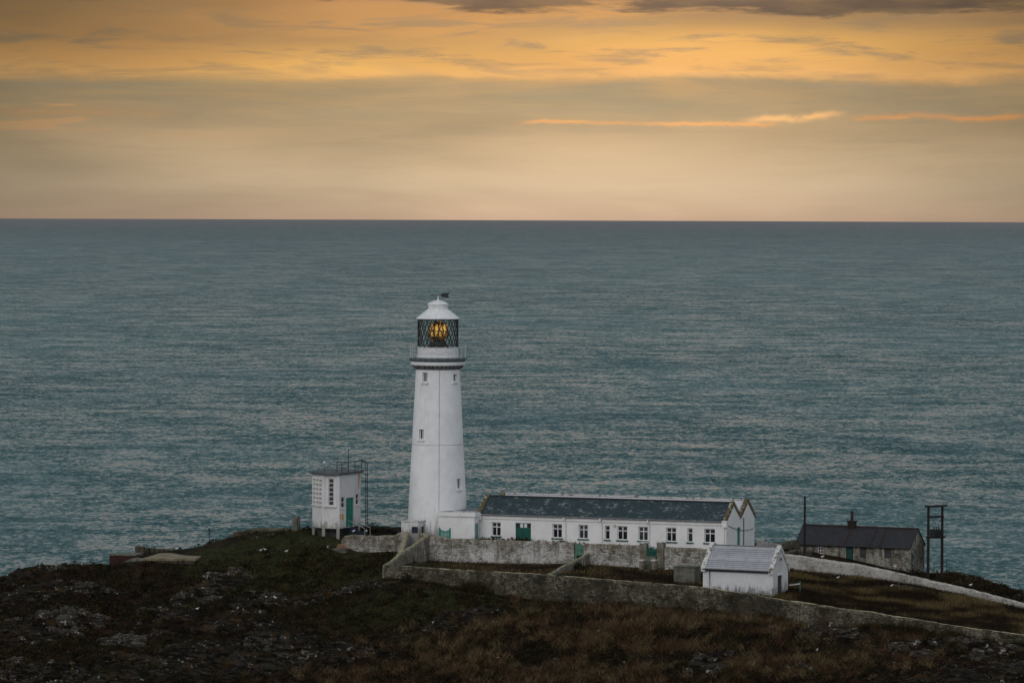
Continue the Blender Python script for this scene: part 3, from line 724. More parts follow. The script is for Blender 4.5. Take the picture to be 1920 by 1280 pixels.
# optic
am, t, b = new_mat('optic_glass')
fc = t.n('ShaderNodeLayerWeight', i={'Blend': .35}).outputs['Facing']; nn = t.noise(coords(t), 2.2, 3, .6)
t.put(b.inputs['Base Color'], t.mix(nn, (.10, .045, .01), (.02, .01, .005))); b.inputs['Roughness'].default_value = .15; b.inputs['Metallic'].default_value = .6
t.put(b.inputs['Emission Color'], (1, .42, .05)); t.put(b.inputs['Emission Strength'], t.m('MULTIPLY', t.smooth(nn, .50, .66), .28))
bm2, t, b = new_mat('bulls_eye_glass')
fc = t.n('ShaderNodeLayerWeight', i={'Blend': .5}).outputs['Facing']
t.put(b.inputs['Base Color'], (.3, .14, .02)); b.inputs['Roughness'].default_value = .1
t.put(b.inputs['Emission Color'], t.ramp(fc, [(0, (1, .58, .13)), (.45, (.75, .27, .015)), (1, (.08, .02, .0))])); 
t.put(b.inputs['Emission Strength'], t.m('MULTIPLY', t.m('SUBTRACT', 1.05, fc), t.m('MULTIPLY', t.smooth(t.noise(coords(t), 5, 3), .34, .64), .80)))
g = MB(); prof = []
n = 26
for i in range(n + 1):
    f = i / n; z = zz(640) + (zz(602) - zz(640)) * f; r = 1.17 * math.sin(math.pi * (.10 + .80 * f)) ** .55 * (1 - .35 * max(0, f - .6) / .4); prof.append((r + (.035 if i % 2 else -.015), z))
g.lathe(prof, 24); optic = g.build('optic', am, lh)
for ang in (-132, -98, -72, -40, 20, 80, 140):
    a = R(ang); e = MB(); cx, cy = math.cos(a) * 1.0, math.sin(a) * 1.0; z = zz(619.5)
    e.lathe([(.02, -.80), (.20, -.66), (.31, -.35), (.34, 0), (.31, .35), (.20, .66), (.02, .80)], 14); o_ = e.build('bulls_eye', bm2, optic, smooth=True); o_.location = (cx, cy, z); o_.scale = (.85, .85, 1)
for k in range(8):
    a = 2 * math.pi * k / 8 + .05; e = MB(); e.tube([(math.cos(a) * (r + .05), math.sin(a) * (r + .05), z) for r, z in prof[1::3]], .04, 5); e.build('optic_rib', M['black_metal'], optic)
g = MB(); g.lathe([(1.45, zz(652)), (1.4, zz(649)), (1.0, zz(644)), (.95, zz(640)), (.6, zz(639))], 24); g.build('pedestal', M['black_metal'], lh, smooth=True)
# roof
g = MB(); g.lathe([(rad(38), zz(598)), (rad(40.4), zz(598)), (rad(40.8), zz(596.6)), (rad(39.4), zz(595.6)), (rad(34), zz(591)), (rad(27), zz(585.4)), (rad(22), zz(581.2)), (rad(19.2), zz(579.5)), (rad(18.6), zz(578.6))], 64); g.build('lantern_roof', M['trim'], lh, smooth=True)
g = MB(); g.lathe([(rad(18.8), zz(580)), (rad(18.8), zz(571.5)), (rad(19.9), zz(571.2)), (rad(19.9), zz(569.8)), (rad(18), zz(568.6)), (rad(14), zz(566)), (rad(8), zz(563.9)), (rad(2.5), zz(563)), (rad(1.0), zz(560)), (rad(.7), zz(556)), (rad(.5), zz(553))], 48); g.build('ventilator', M['trim'], lh, smooth=True)
v = MB(); zv = zz(553.5)
v.tube([(rad(-13), 0, zv), (rad(6), 0, zv)], .035, 6); v.tube([(0, 0, zz(556)), (0, 0, zv + .05)], .04, 6)
k = rad(1)
v.prism([(0, 0)] * 0 or [(-14 * k, 0), (-10.5 * k, 1.7 * k), (-10.5 * k, -1.7 * k)], -.02, .02)
v.prism([(4.5 * k, 0), (7.5 * k, 3.6 * k), (21.5 * k, 4.6 * k), (18.5 * k, 0), (21.5 * k, -4.6 * k), (7.5 * k, -3.6 * k)], -.02, .02)
# turn the two flat blades upright
nv0 = len(v.v) - 12 - 6
for i in range(nv0, len(v.v)):
    x, y, z = v.v[i]; v.v[i] = (x, z, zv + y)
vo = v.build('weather_vane', M['black_metal'], lh)

# ---------------------------------------------------------------- main white building
PL = at(897, 962, 556.0); 
# level eaves: find range of right corner at same height
d = ray(1362, 976); tR = (PL.z - ZC) / d.z; PR = Vector((d.x * tR, d.y * tR, PL.z))
U = (PR - PL); LEN = U.length; U.normalize(); ang = math.atan2(U.y, U.x); Nf = Vector((U.y, -U.x, 0))
BZ = 30.9; EH = PL.z - BZ
hall = thing('cottage_row', 'long low white keepers cottages with dark slate double roof and green doors', 'building', (PL.x, PL.y, BZ), ang)
def fx(px, py=990): # position along the front
    p = on_plane(px, py, PL, Nf); return (p - PL).dot(U)
def fz(px, py):
    return on_plane(px, py, PL, Nf).z - BZ
DEP = 10.4; SP = DEP / 2; RISE = 1.85
ex, ey, ez = Vector((1, 0, 0)), Vector((0, 1, 0)), Vector((0, 0, 1))
ops = []; wins = []
zt, zb0 = fz(930, 978.5), fz(930, 1004.5)
for a, b_, c_ in [(922, 939, 2), (1036, 1054, 2), (1085, 1102.5, 2), (1134, 1143.5, 1), (1157.5, 1176.5, 2), (1197, 1215, 2), (1249, 1268, 2), (1289, 1299, 1), (1320.5, 1341, 2)]:
    q = (fx(a), fx(b_), zb0, zt); ops.append(q); wins.append((q, c_))
dq = (fx(966.5), fx(995.5), .12, zt); ops.append(dq)
mb = MB(); panel(mb, (0, 0, 0), ex, -ey, LEN, -1.0, EH, ops, .24)
# back and left side, closing
mb.poly([(0, DEP, -1), (0, DEP, EH), (LEN, DEP, EH), (LEN, DEP, -1)])
mb.build('front_wall', M['white'], hall)
for q, c_ in wins: window(hall, (0, 0, 0), ex, -ey, q, .24, c_, (.66,), M['green'], fw=.10)
d_ = door(hall, (0, 0, 0), ex, -ey, (dq[0], dq[1], dq[2], dq[3] - .62), M['green'], .16)
tl = MB(); tl.box(dq[0], dq[1], .17, .24, dq[3] - .62, dq[3]); tl.build('transom', M['green'], d_)
for k, mm in enumerate(('glass', 'trim', 'trim', 'glass')):
    w = (dq[1] - dq[0]) / 4; p = MB(); p.box(dq[0] + k * w + .07, dq[0] + (k + 1) * w - .07, .15, .168, dq[3] - .55, dq[3] - .08); p.build('pane', M[mm], d_)
# gable end walls (M shape)
def gable_pts(x, top=0.0):
    return [(x, 0, EH + top), (x, SP / 2, EH + RISE + top), (x, SP, EH + .15 + top), (x, 1.5 * SP, EH + RISE + top), (x, DEP, EH + top)]
PEN = Vector((LEN, 0, BZ)); 
def ey_(px, py=1000):
    o = Vector((PR.x, PR.y, BZ)); p = on_plane(px, py, o, U); return (p - o).dot(-Nf), p.z - BZ
dy0, _ = ey_(1382.5); dy1, _ = ey_(1388.5); dz1 = ey_(1385, 988)[1]
eop = (dy0, dy1, .1, dz1)
mb = MB(); panel(mb, (LEN, 0, 0), ey, ex, DEP, -1.0, EH, [eop], .2)
gp = gable_pts(LEN); mb.poly([gp[0], gp[2], gp[1]]) ; mb.poly([gp[2], gp[4], gp[3]]); mb.poly([gp[0], gp[4], gp[2]])
mb.build('gable_wall', M['white'], hall); mb = MB()
mb.poly([(0, 0, -1), (0, 0, EH), (0, DEP, EH), (0, DEP, -1)]); gp = gable_pts(0); mb.poly([gp[0], gp[1], gp[2]]); mb.poly([gp[2], gp[3], gp[4]])
mb.build('gable_wall', M['white'], hall)
door(hall, (LEN, 0, 0), ey, ex, eop, M['teal'], .12)
# roofs
def slope(name, x0, x1, y0, z0, y1, z1, m, parent, th=.14, eave=.0):
    mb = MB(); mb.hexa([(x0, y0, z0 - th), (x1, y0, z0 - th), (x1, y1, z1 - th), (x0, y1, z1 - th), (x0, y0, z0), (x1, y0, z0), (x1, y1, z1), (x0, y1, z1)])
    return mb.build(name, m, parent)
k = RISE / (SP / 2)
slope('roof', .02, LEN - .02, -.22, EH + .05 - .22 * k + .12, SP / 2, EH + RISE + .12, M['slate'], hall)
slope('roof', .02, LEN - .02, SP / 2 + .002, EH + RISE + .118, SP, EH + .17, M['slate'], hall)
slope('roof', .02, LEN - .02, SP + .002, EH + .17, 1.5 * SP, EH + RISE + .12, M['pale_roof'], hall)
slope('roof', .02, LEN - .02, 1.5 * SP + .002, EH + RISE + .118, DEP + .2, EH - .02, M['slate'], hall)
for yy, m_ in ((SP / 2, 'black_metal'), (1.5 * SP, 'pale_cope')):
    mb = MB(); mb.bar((.1, yy, EH + RISE + .16), (LEN - .1, yy, EH + RISE + .16), .26, .13); mb.build('ridge_cap', M[m_], hall)
# copings
def coping(x0, x1, y0, z0, y1, z1, m, parent, th=.3, lift=.2):
    mb = MB(); n = 7
    for i in range(n):
        a = i / n; b = (i + 1) / n - .004
        za_, zb_ = z0 + (z1 - z0) * a, z0 + (z1 - z0) * b; ya, yb = y0 + (y1 - y0) * a, y0 + (y1 - y0) * b; j = random.uniform(-.008, .008)
        mb.hexa([(x0, ya, za_ - th), (x1, ya, za_ - th), (x1, yb, zb_ - th), (x0, yb, zb_ - th), (x0, ya, za_ + lift + j), (x1, ya, za_ + lift + j), (x1, yb, zb_ + lift + j), (x0, yb, zb_ + lift + j)])
    return mb.build('coping', m, parent)
for x0, x1 in ((-.12, .42), (LEN - .36, LEN + .07)):
    for (ya, za_, yb, zb_) in ((-.3, EH - .08, SP / 2 - .02, EH + RISE + .12), (SP - .02, EH + .22, SP / 2 + .02, EH + RISE + .12), (SP + .02, EH + .22, 1.5 * SP - .02, EH + RISE + .12), (DEP + .2, EH, 1.5 * SP + .02, EH + RISE + .12)):
        coping(x0, x1, ya, za_, yb, zb_, M['lichen_cope'], hall)
    mb = MB(); mb.box(x0, x1 + .05, -.38, .15, EH - .75, EH - .12); mb.box(x0 - .06, x1 + .1, -.44, .15, EH - .12, EH + .02); mb.build('kneeler', M['white'], hall)
# gutter, eaves band, downpipes
mb = MB(); mb.box(.45, LEN - .4, -.06, 0, EH - .55, EH - .17); mb.build('eaves_band', M['white'], hall)
mb = MB(); mb.box(.4, LEN - .42, -.09, -.001, EH - .60, EH - .551); mb.build('string_course', M['white_dirty'], hall)
mb = MB(); mb.tube([(.3, -.26, EH - .10), (LEN - .3, -.26, EH - .12)], .075, 8); mb.build('gutter', M['grey_metal'], hall)
for px in (900, 1060, 1128, 1217, 1357.5):
    x = fx(px, 990); mb = MB(); mb.tube([(x - .1, -.26, EH - .12), (x - .1, -.24, EH - .42), (x + .06, -.12, EH - .75), (x + .06, -.12, -.5)], .055, 8); mb.box(x - .22, x + .02, -.36, -.14, EH - .44, EH - .2); mb.build('downpipe', M['trim'], hall)
x = fx(1153, 984); mb = MB(); mb.lathe([(.04, 0), (.12, .05), (.14, .2), (.06, .28)], 10, (x, -.14)); mb.v = [(a, b, c + zt - .1) for a, b, c in mb.v]; mb.build('wall_lamp', mat('lamp_cream', (.55, .45, .25), .5), hall)
y_, z_ = ey_(1393.5); mb = MB(); mb.tube([(LEN + .08, y_, -.5), (LEN + .08, y_, ey_(1393.5, 970)[1])], .06, 6); mb.build('soil_pipe', M['grey_metal'], hall)
for yy in (SP / 2, 1.5 * SP):
    mb = MB(); mb.tube([(LEN - .1, yy, EH + RISE), (LEN - .1, yy, EH + RISE + 1.1)], .02, 5); mb.build('lightning_rod', M['black_metal'], hall)
for k_ in range(6):
    pass
# quoin pads on corner
mb = MB()
for i in range(4): mb.box(LEN - .32, LEN - .02, -.05, -.001, .5 + i * .72, .9 + i * .72)
mb.build('quoin', M['white'], hall)
c0 = Vector((PR.x, PR.y, BZ)) + U * .05 - Nf * .6 + ez * 3.1
c1 = at(1508, 975, 549.5)
mb = MB(); c1b = Vector((PR.x, PR.y, BZ)) + U * .1 - Nf * 9.8 + ez * 2.2
mb.tube([c0.lerp(c1b, i / 8) - ez * (.35 * math.sin(math.pi * i / 8)) for i in range(9)], .03, 5)
cb = mb.build('overhead_cable', M['cable']); tag(cb, 'thin dark cable strung along the white gable end', 'cable')

# flat roofed porch
Pp = PL + Nf * 1.7
def pxx(px, py=985): p = on_plane(px, py, Pp, Nf); return (p - Pp).dot(U)
xl, xr = pxx(823), pxx(889.5); ptop = at(823, 959, 557).z - BZ
ptop = on_plane(850, 960, Pp, Nf).z - BZ
por = thing('porch', 'flat roofed white porch joining the lighthouse to the cottage row', 'building', (Pp.x, Pp.y, BZ), ang)
xe = xr
mb = MB(); sideL = 1.68
panel(mb, (xl, 0, 0), ex, -ey, xe - xl, -1, ptop, [])
panel(mb, (xe, 0, 0), ey, ex, sideL, -1, ptop, [(.25, 1.35, .1, 2.6)], .12)
mb.poly([(xl, 0, -1), (xl, 0, ptop), (xl, 5.5, ptop), (xl, 5.5, -1)]); mb.poly([(xl, 5.5, -1), (xl, 5.5, ptop), (xe, 5.5, ptop), (xe, 5.5, -1)])
mb.build('wall', M['white'], por)
door(por, (xe, 0, 0), ey, ex, (.25, 1.35, .1, 2.6), M['teal_grey'], .06)
mb = MB(); mb.box(xl - .10, xe + .15, -.14, 0, ptop - .5, ptop + .02); mb.box(xl - .1, xl - .001, 0, 5.5, ptop - .5, ptop + .02); mb.box(xe + .001, xe + .15, 0, sideL, ptop - .5, ptop + .02); mb.build('cornice', M['white'], por, bevel=.03)
mb = MB(); mb.box(xl + 1.6, xe + .12, -.12, .25, ptop + .024, ptop + .16); mb.build('parapet', M['pale_cope'], por)
mb = MB(); mb.hexa([(xl, .26, ptop), (xe, .26, ptop), (xe + .3, 5.6, ptop), (xl, 5.6, ptop), (xl, .26, ptop + .03), (xe, .26, ptop + .03), (xe, 5.6, ptop + .28), (xl, 5.6, ptop + .28)]); mb.build('roof', M['lead'], por)

# small white hut left of tower
def small_box(name, label, cat, pxl, pxr, pyt, pyb, Y, dep, m, rz, open_=None):
    a = at(pxl, pyb, Y); L = (pxr - pxl) / F * Y / math.cos(rz); h = (pyb - pyt) / F * Y
    r = thing(name, label, cat, a, rz)
    return r, L, h
r, L, h = small_box('white_hut', 'small square whitewashed hut with dark hatch at the foot of the lighthouse', 'hut', 752.5, 785, 978, 1012, 553, 3, None, ang)
mb = MB(); hx0, hx1 = L * .60, L * .96
panel(mb, (0, 0, 0), ex, -ey, L, -.6, h, [(hx0, hx1, h * .40, h * .76)], .3); panel(mb, (L, 0, 0), ey, ex, 2.2, -.6, h, [(.9, 1.7, 0, h * .75)], .15)
mb.poly([(0, 0, -.6), (0, 0, h), (0, 2.2, h), (0, 2.2, -.6)]); mb.poly([(0, 2.2, -.6), (0, 2.2, h), (L, 2.2, h), (L, 2.2, -.6)]); mb.build('wall', M['white_dirty'], r)
mb = MB(); mb.box(-.06, L + .06, -.06, 2.26, h, h + .13); mb.build('roof', M['pale_cope'], r, bevel=.03)
mb = MB(); mb.box(hx0, hx1, .22, .30, h * .40, h * .76); mb.build('hatch', M['navy'], r)
mb = MB(); mb.box(L - .13, L - .08, .9, 1.7, 0, h * .75); mb.build('door', M['board'], r)

# ---------------------------------------------------------------- radio / fog station building on legs
A_, B_, C_, D_ = at(585.5, 1000, 558.6), at(606.5, 1005.5, 555.6), at(634.5, 1006, 554.9), at(676, 1000, 560.6)
st = thing('signal_station', 'tall narrow pale building raised on legs with green door, louvres and roof railing', 'building', (C_.x, C_.y, C_.z), 0)
O = Vector((C_.x, C_.y, 0)); la = [(Vector((p.x, p.y, 0)) - O) for p in (A_, B_, C_, D_)]
la.append(la[3] + (la[0] - la[1]) * 1.1 + Vector((-.6, 1.0, 0))); la.append(la[0] + Vector((.6, 2.2, 0)))
SZ0 = .95; SZ1 = (1005 - 889.5) / F * 555
def seg(i): a, b = la[i], la[(i + 1) % len(la)]; u = (b - a).normalized(); return a, u, Vector((u.y, -u.x, 0)), (b - a).length
mb = MB()
opsS = {}
# facet 0: louvre grid
a, u, n, L0 = seg(0); gz0, gz1 = SZ0 + 2.75, SZ1 - .45
opsS[0] = [(L0 * .08, L0 * .92, gz0, gz1)]
a, u, n, L1 = seg(1); opsS[1] = [(L1 * .32, L1 * .68, gz0 + .0, gz1 + .05)]
a, u, n, L2 = seg(2); f2 = lambda q: L2 * q
dfz0 = SZ0 + .2 - .15
opsS[2] = [(f2(.34), f2(.68), SZ0 + .1, SZ0 + 3.55), (f2(.12), f2(.28), SZ0 + 2.45, SZ0 + 3.75), (f2(.78), f2(.92), SZ0 + 2.6, SZ0 + 3.9)]
for i in range(len(la)):
    a, u, n, L_ = seg(i); panel(mb, a, u, n, L_, SZ0, SZ1, opsS.get(i, []), .2)
mb.poly([p + ez * SZ0 for p in la[::-1]]); mb.poly([p + ez * SZ1 for p in la])
mb.build('wall', M['white_dirty'], st)
# louvre grid
a, u, n, L0 = seg(0); q = opsS[0][0]; mb = MB()
P_ = lambda x, z, d: a + u * x - n * d + ez * z
for k in range(4):
    x = q[0] + (q[1] - q[0]) * k / 3; w_ = .06; mb.hexa([P_(x - w_, q[2], -.12), P_(x + w_, q[2], -.12), P_(x + w_, q[2], .45), P_(x - w_, q[2], .45), P_(x - w_, q[3], -.12), P_(x + w_, q[3], -.12), P_(x + w_, q[3], .45), P_(x - w_, q[3], .45)])
for k in range(7):
    z = q[2] + (q[3] - q[2]) * k / 6; e_ = .002
    for c_ in range(3):
        xa = q[0] + (q[1] - q[0]) * c_ / 3 + .06 + e_; xb = q[0] + (q[1] - q[0]) * (c_ + 1) / 3 - .06 - e_
        mb.hexa([P_(xa, z - .12, -.12), P_(xb, z - .12, -.12), P_(xb, z + .02, .45), P_(xa, z + .02, .45), P_(xa, z - .04, -.12), P_(xb, z - .04, -.12), P_(xb, z + .12, .45), P_(xa, z + .12, .45)])
lv = mb.build('louvre_grid', M['white'], st)
mb = MB(); mb.hexa([P_(q[0], q[2], .45), P_(q[1], q[2], .45), P_(q[1], q[2], .5), P_(q[0], q[2], .5), P_(q[0], q[3], .45), P_(q[1], q[3], .45), P_(q[1], q[3], .5), P_(q[0], q[3], .5)]); mb.build('backing', M['board'], lv)  # dark sheet stands for the shade inside the louvre cells
mb = MB(); 
for i in (0, 1):
    a, u, n, L_ = seg(i); mb.bar(a + u * .05 + n * .08 + ez * (gz0 - .1), a + u * (L_ - .08) + n * .08 + ez * (gz0 - .1), .22, .16)
mb.build('sill_band', M['white_dirty'], st)
a, u, n, L1 = seg(1); window(st, a, u, n, opsS[1][0], .16, 1, tuple(k / 6 for k in range(1, 6)), fw=.07)
a, u, n, L2 = seg(2)
door(st, a, u, n, opsS[2][0], mat('bright_green_paint', (.004, .17, .11), .45), .10)
window(st, a, u, n, opsS[2][1], .14, 1, (.5,), M['trim'], fw=.08); window(st, a, u, n, opsS[2][2], .14, 1, (.5,), M['trim'], fw=.08)
for x0, x1, z0, z1 in ((.02, .09, 1.15, 1.7), (.15, .22, 1.0, 1.75)):
    s = MB(); s.hexa([a + u * L2 * x0 + n * .03 + ez * (SZ0 + z0), a + u * L2 * x1 + n * .03 + ez * (SZ0 + z0), a + u * L2 * x1 + n * .004 + ez * (SZ0 + z0), a + u * L2 * x0 + n * .004 + ez * (SZ0 + z0), a + u * L2 * x0 + n * .03 + ez * (SZ0 + z1), a + u * L2 * x1 + n * .03 + ez * (SZ0 + z1), a + u * L2 * x1 + n * .004 + ez * (SZ0 + z1), a + u * L2 * x0 + n * .004 + ez * (SZ0 + z1)])
    s.build('warning_sign', M['yellow'], st)
s = MB(); s.hexa([a + u * L2 * .90 + n * .006 + ez * (SZ1 - 1.9), a + u * L2 * .93 + n * .006 + ez * (SZ1 - 1.9), a + u * L2 * .93 + n * .003 + ez * (SZ1 - 1.9), a + u * L2 * .9 + n * .003 + ez * (SZ1 - 1.9), a + u * L2 * .87 + n * .006 + ez * (SZ1 - .1), a + u * L2 * .96 + n * .006 + ez * (SZ1 - .1), a + u * L2 * .96 + n * .003 + ez * (SZ1 - .1), a + u * L2 * .87 + n * .003 + ez * (SZ1 - .1)]); s.build('rust_streak', M['rust_stain'], st)
# columns/legs
for i, (p, w) in enumerate([(la[0] + Vector((.14, .1, 0)), .3), (la[1] + Vector((.0, .12, 0)), .36), (la[2] + Vector((-.05, .14, 0)), .36), (la[3] + Vector((-.2, -.1, 0)), .3), (la[4] + Vector((-.1, -.2, 0)), .3), (la[5] + Vector((.2, -.2, 0)), .3)]):
    mb = MB(); top = SZ1 if i in (1, 2) else SZ0; yo = -.06 if i in (1, 2) else 0
    mb.box(p.x - w / 2, p.x + w / 2, p.y - w / 2 + yo, p.y + w / 2 + yo, -1.2, top); mb.build('leg', M['white_dirty'], st)
mb = MB(); mb.box(la[1].x + 1.1, la[2].x - .1, la[1].y + .9, la[1].y + 1.0, -.6, SZ0 - .25); mb.build('store_box', M['board'], st)
mb = MB(); cen = sum(la, Vector()) / len(la); inner = [(p + (cen - p) * .25) for p in la]; mb.prism([(p.x, p.y) for p in inner], -1, SZ0 + .01); mb.build('void_fill', M['board'], st)  # dark fill stands in for the shaded void under the raised floor
rf = [(p + (p - cen).normalized() * .42) for p in la]
# round the bow side of the roof
mb = MB(); mb.prism([(p.x, p.y) for p in rf], SZ1 + .002, SZ1 + .26); roof_ = mb.build('roof', mat('roof_felt', (.085, .095, .10), .8, (.05, .055, .06), 1.5), st, bevel=.04)
# railing on roof at right
rp = [rf[2].lerp(rf[3], .12) + (cen - rf[2]) * .05, rf[2].lerp(rf[3], .97) + (cen - rf[3]) * .05]; rp = [rp[0], rp[0].lerp(rp[1], .33), rp[0].lerp(rp[1], .66), rp[1]]
back = Vector((-.8, 1.8, 0)); rp = [rp[0] + back * .8] + rp
RH = 1.25; zR = SZ1 + .26
for p in rp:
    mb = MB(); mb.tube([p + ez * zR, p + ez * (zR + RH)], .05, 6); mb.build('railing_post', M['black_metal'], st)
for hh in (.6, 1.22):
    mb = MB(); mb.tube([p + ez * (zR + hh) for p in rp], .045, 6); mb.build('handrail', M['black_metal'], st)
# ladder with top hoop
a, u, n, L2 = seg(2); lx = rf[3] + u * .12; o1 = lx + n * .3; side = u * .24
lad = []
for s_ in (-1, 1):
    mb = MB(); b0 = o1 + side * s_
    mb.tube([b0 + ez * -.2, b0 + ez * (SZ1 + .9), b0 - n * .15 + ez * (SZ1 + 1.3), b0 - n * .5 + ez * (SZ1 + 1.5), b0 - n * .9 + ez * (SZ1 + 1.5)], .05, 6); lad.append(mb.build('ladder_rail', M['black_metal'], st))
for k in range(26):
    mb = MB(); z = .1 + k * .3; mb.tube([o1 - side + ez * z, o1 + side + ez * z], .02, 5); mb.build('rung', M['black_metal'], st)
# mast with instruments
mp = rf[3].lerp(rf[2], .38) + (cen - rf[3]) * .2; ms = MB(); ms.tube([mp + ez * zR, mp + ez * (zR + 2.7)], .045, 6); ms.tube([mp + ez * (zR + 1.75) - Vector((.3, 0, 0)), mp + ez * (zR + 1.75) + Vector((.3, 0, 0))], .03, 5)
mo = ms.build('mast', M['black_metal'], st); pn = MB(); pn.hexa([mp + Vector(q) + ez * (zR + 2.7) for q in ((-.3, -.2, 0), (.25, -.2, .18), (.3, .2, .2), (-.25, .2, .02), (-.3, -.2, .06), (.25, -.2, .24), (.3, .2, .26), (-.25, .2, .08))]); pn.build('sensor_panel', M['trim'], mo)
fp = rf[1].lerp(rf[0], .1) + (cen - rf[1]) * .3 + ez * zR
mb = MB(); mb.tube([fp, fp + ez * .55], .12, 8); mb.tube([fp + ez * .5 - Vector((.2, 0, 0)), fp + ez * .5 + Vector((.3, 0, 0))], .05, 6); fl = mb.build('fog_detector', M['grey_metal'], st)
mb = MB(); mb.lathe([(.02, -.15), (.12, -.1), (.16, 0), (.12, .1), (.02, .15)], 12); g_ = mb.build('beacon', M['trim'], fl, smooth=True); g_.location = fp + ez * 1.15; mb = MB(); mb.tube([fp + ez * .5, fp + ez * 1.0], .03, 5); mb.build('stem', M['grey_metal'], fl)
# entrance stair
base = a + u * L2 * .5; mb = MB()
for k in range(5):
    c = base + n * (.5 + .28 * k) + u * .2 * k; h_ = SZ0 - .02 - k * .2
    mb.hexa([c - u * .7 + n * -.28 + ez * -.5, c + u * .7 - n * .28 + ez * -.5, c + u * .7 + ez * -.5, c - u * .7 + ez * -.5, c - u * .7 - n * .28 + ez * h_, c + u * .7 - n * .28 + ez * h_, c + u * .7 + ez * h_, c - u * .7 + ez * h_])
sx = mb.build('stair', M['navy'], st)
for s_ in (-.75, .75):
    mb = MB(); p0 = base + u * s_ + n * .2 + ez * (SZ0 + .9); p1 = base + u * (s_ + 1) + n * 1.9 + ez * .85
    mb.tube([base + u * s_ + n * .2 + ez * SZ0, p0, p1, p1 - ez * 1.1], .03, 6); mb.build('stair_rail', M['rail_white'], sx)

# ---------------------------------------------------------------- shed with pale sheet roof
SA = math.radians(-26); Su = Vector((math.cos(SA), math.sin(SA), 0)); Sn = Vector((Su.y, -Su.x, 0))
S0 = at(1318, 1064, 520.9); 
ssx = lambda px, py: (on_plane(px, py, S0, Sn) - S0).dot(Su)
SL = ssx(1449.5, 1075); SDEP = 4.3; sb = S0.z - 3.4; SE = 3.4; SR = 2.35
sh = thing('stone_shed', 'small white shed with ribbed pale grey roof and raised gable copings beside the boundary wall', 'shed', (S0.x, S0.y, sb), SA)
mb = MB(); panel(mb, (0, 0, 0), ex, -ey, SL, -1.5, SE, []); mb.poly([(0, SDEP, -1.5), (0, SDEP, SE), (SL, SDEP, SE), (SL, SDEP, -1.5)]); mb.build('front_wall', M['white'] if 0 else whitewash('shed_render', (.56, .565, .57), (.085, .08, .06), .55, foot=(.75, .8)), sh)
dop = (SDEP * .32, SDEP * .60, .55, 2.75)
mb = MB(); panel(mb, (SL, 0, 0), ey, ex, SDEP, -1.5, SE, [dop], .2); mb.poly([(SL, 0, SE), (SL, SDEP, SE), (SL, SDEP / 2, SE + SR)]); mb.build('gable_wall', M['white_dirty'], sh); mb = MB(); mb.poly([(0, 0, -1.5), (0, 0, SE), (0, SDEP, SE), (0, SDEP, -1.5)]); mb.poly([(0, 0, SE), (0, SDEP / 2, SE + SR), (0, SDEP, SE)]); mb.build('gable_wall', M['white_dirty'], sh)
door(sh, (SL, 0, 0), ey, ex, dop, M['board'], .12)
mb = MB(); mb.box(SL + .002, SL + .1, dop[0] - .15, dop[1] + .15, dop[3] + .02, dop[3] + .22); mb.box(SL + .002, SL + .35, dop[0] - .5, dop[1] + .6, dop[2] - .35, dop[2] - .1); mb.build('door_surround', M['trim'], sh)
mb = MB(); mb.tube([(SL + .03, SDEP / 2 - .3, SE + .95), (SL + .03, SDEP / 2 - .18, SE + 1.2), (SL + .03, SDEP / 2, SE + 1.3), (SL + .03, SDEP / 2 + .18, SE + 1.2), (SL + .03, SDEP / 2 + .3, SE + .95)], .05, 6); mb.build('vent_arch', M['board'], sh)
mb = MB(); nr = 12
for i in range(nr):
    f0, f1 = i / nr, (i + 1) / nr + .01; y0, y1 = -.25 + (SDEP / 2 + .25) * f0, -.25 + (SDEP / 2 + .25) * f1; z0, z1 = SE - .02 + (SR + .1) * f0, SE - .02 + (SR + .1) * f1
    mb.hexa([(.35, y0, z0 - .05), (SL - .35, y0, z0 - .05), (SL - .35, y1, z1 - .10), (.35, y1, z1 - .10), (.35, y0, z0 + .13), (SL - .35, y0, z0 + .13), (SL - .35, y1, z1 - .03), (.35, y1, z1 - .03)])
mb.build('roof', M['asbestos'], sh)
slope('roof', .35, SL - .35, SDEP / 2 + .01, SE + SR + .06, SDEP + .2, SE - .05, M['asbestos'], sh)
mb = MB(); mb.bar((.3, SDEP / 2, SE + SR + .12), (SL - .3, SDEP / 2, SE + SR + .12), .22, .12); mb.build('ridge_cap', M['grey_metal'], sh)
for x0, x1 in ((-.1, .42), (SL - .42, SL + .1)):
    coping(x0, x1, -.35, SE - .12, SDEP / 2 - .01, SE + SR + .12, M['pale_cope'], sh, .25, .22); coping(x0, x1, SDEP + .3, SE - .12, SDEP / 2 + .01, SE + SR + .12, M['pale_cope'], sh, .25, .22)
mb = MB(); mb.tube([(.1, -.33, SE - .1), (SL - .1, -.33, SE - .13)], .08, 8); mb.build('gutter', M['black_metal'], sh)
mb = MB(); mb.box(.0, SL, -.16, -.001, SE - .32, SE - .16); mb.build('eaves_board', M['board'], sh)
x = ssx(1331, 1080); mb = MB(); mb.tube([(x, -.3, SE - .15), (x, -.08, SE - .5), (x, -.08, 0)], .06, 6); mb.build('downpipe', M['grey_metal'], sh)

# concrete tank next to the shed
p = at(1263, 1099, 526.5); r = thing('concrete_tank', 'plain square grey concrete tank between the garden and the shed', 'tank', p, R(-20)); mb = MB(); Lt = 2.5
mb.box(0, Lt, 0, 2.2, -.5, 2.2); mb.build('tank_body', M['concrete'], r, bevel=.05); mb = MB(); mb.box(-.05, Lt + .05, -.05, 2.25, 2.203, 2.3); mb.build('lid', M['concrete'], r, bevel=.03)
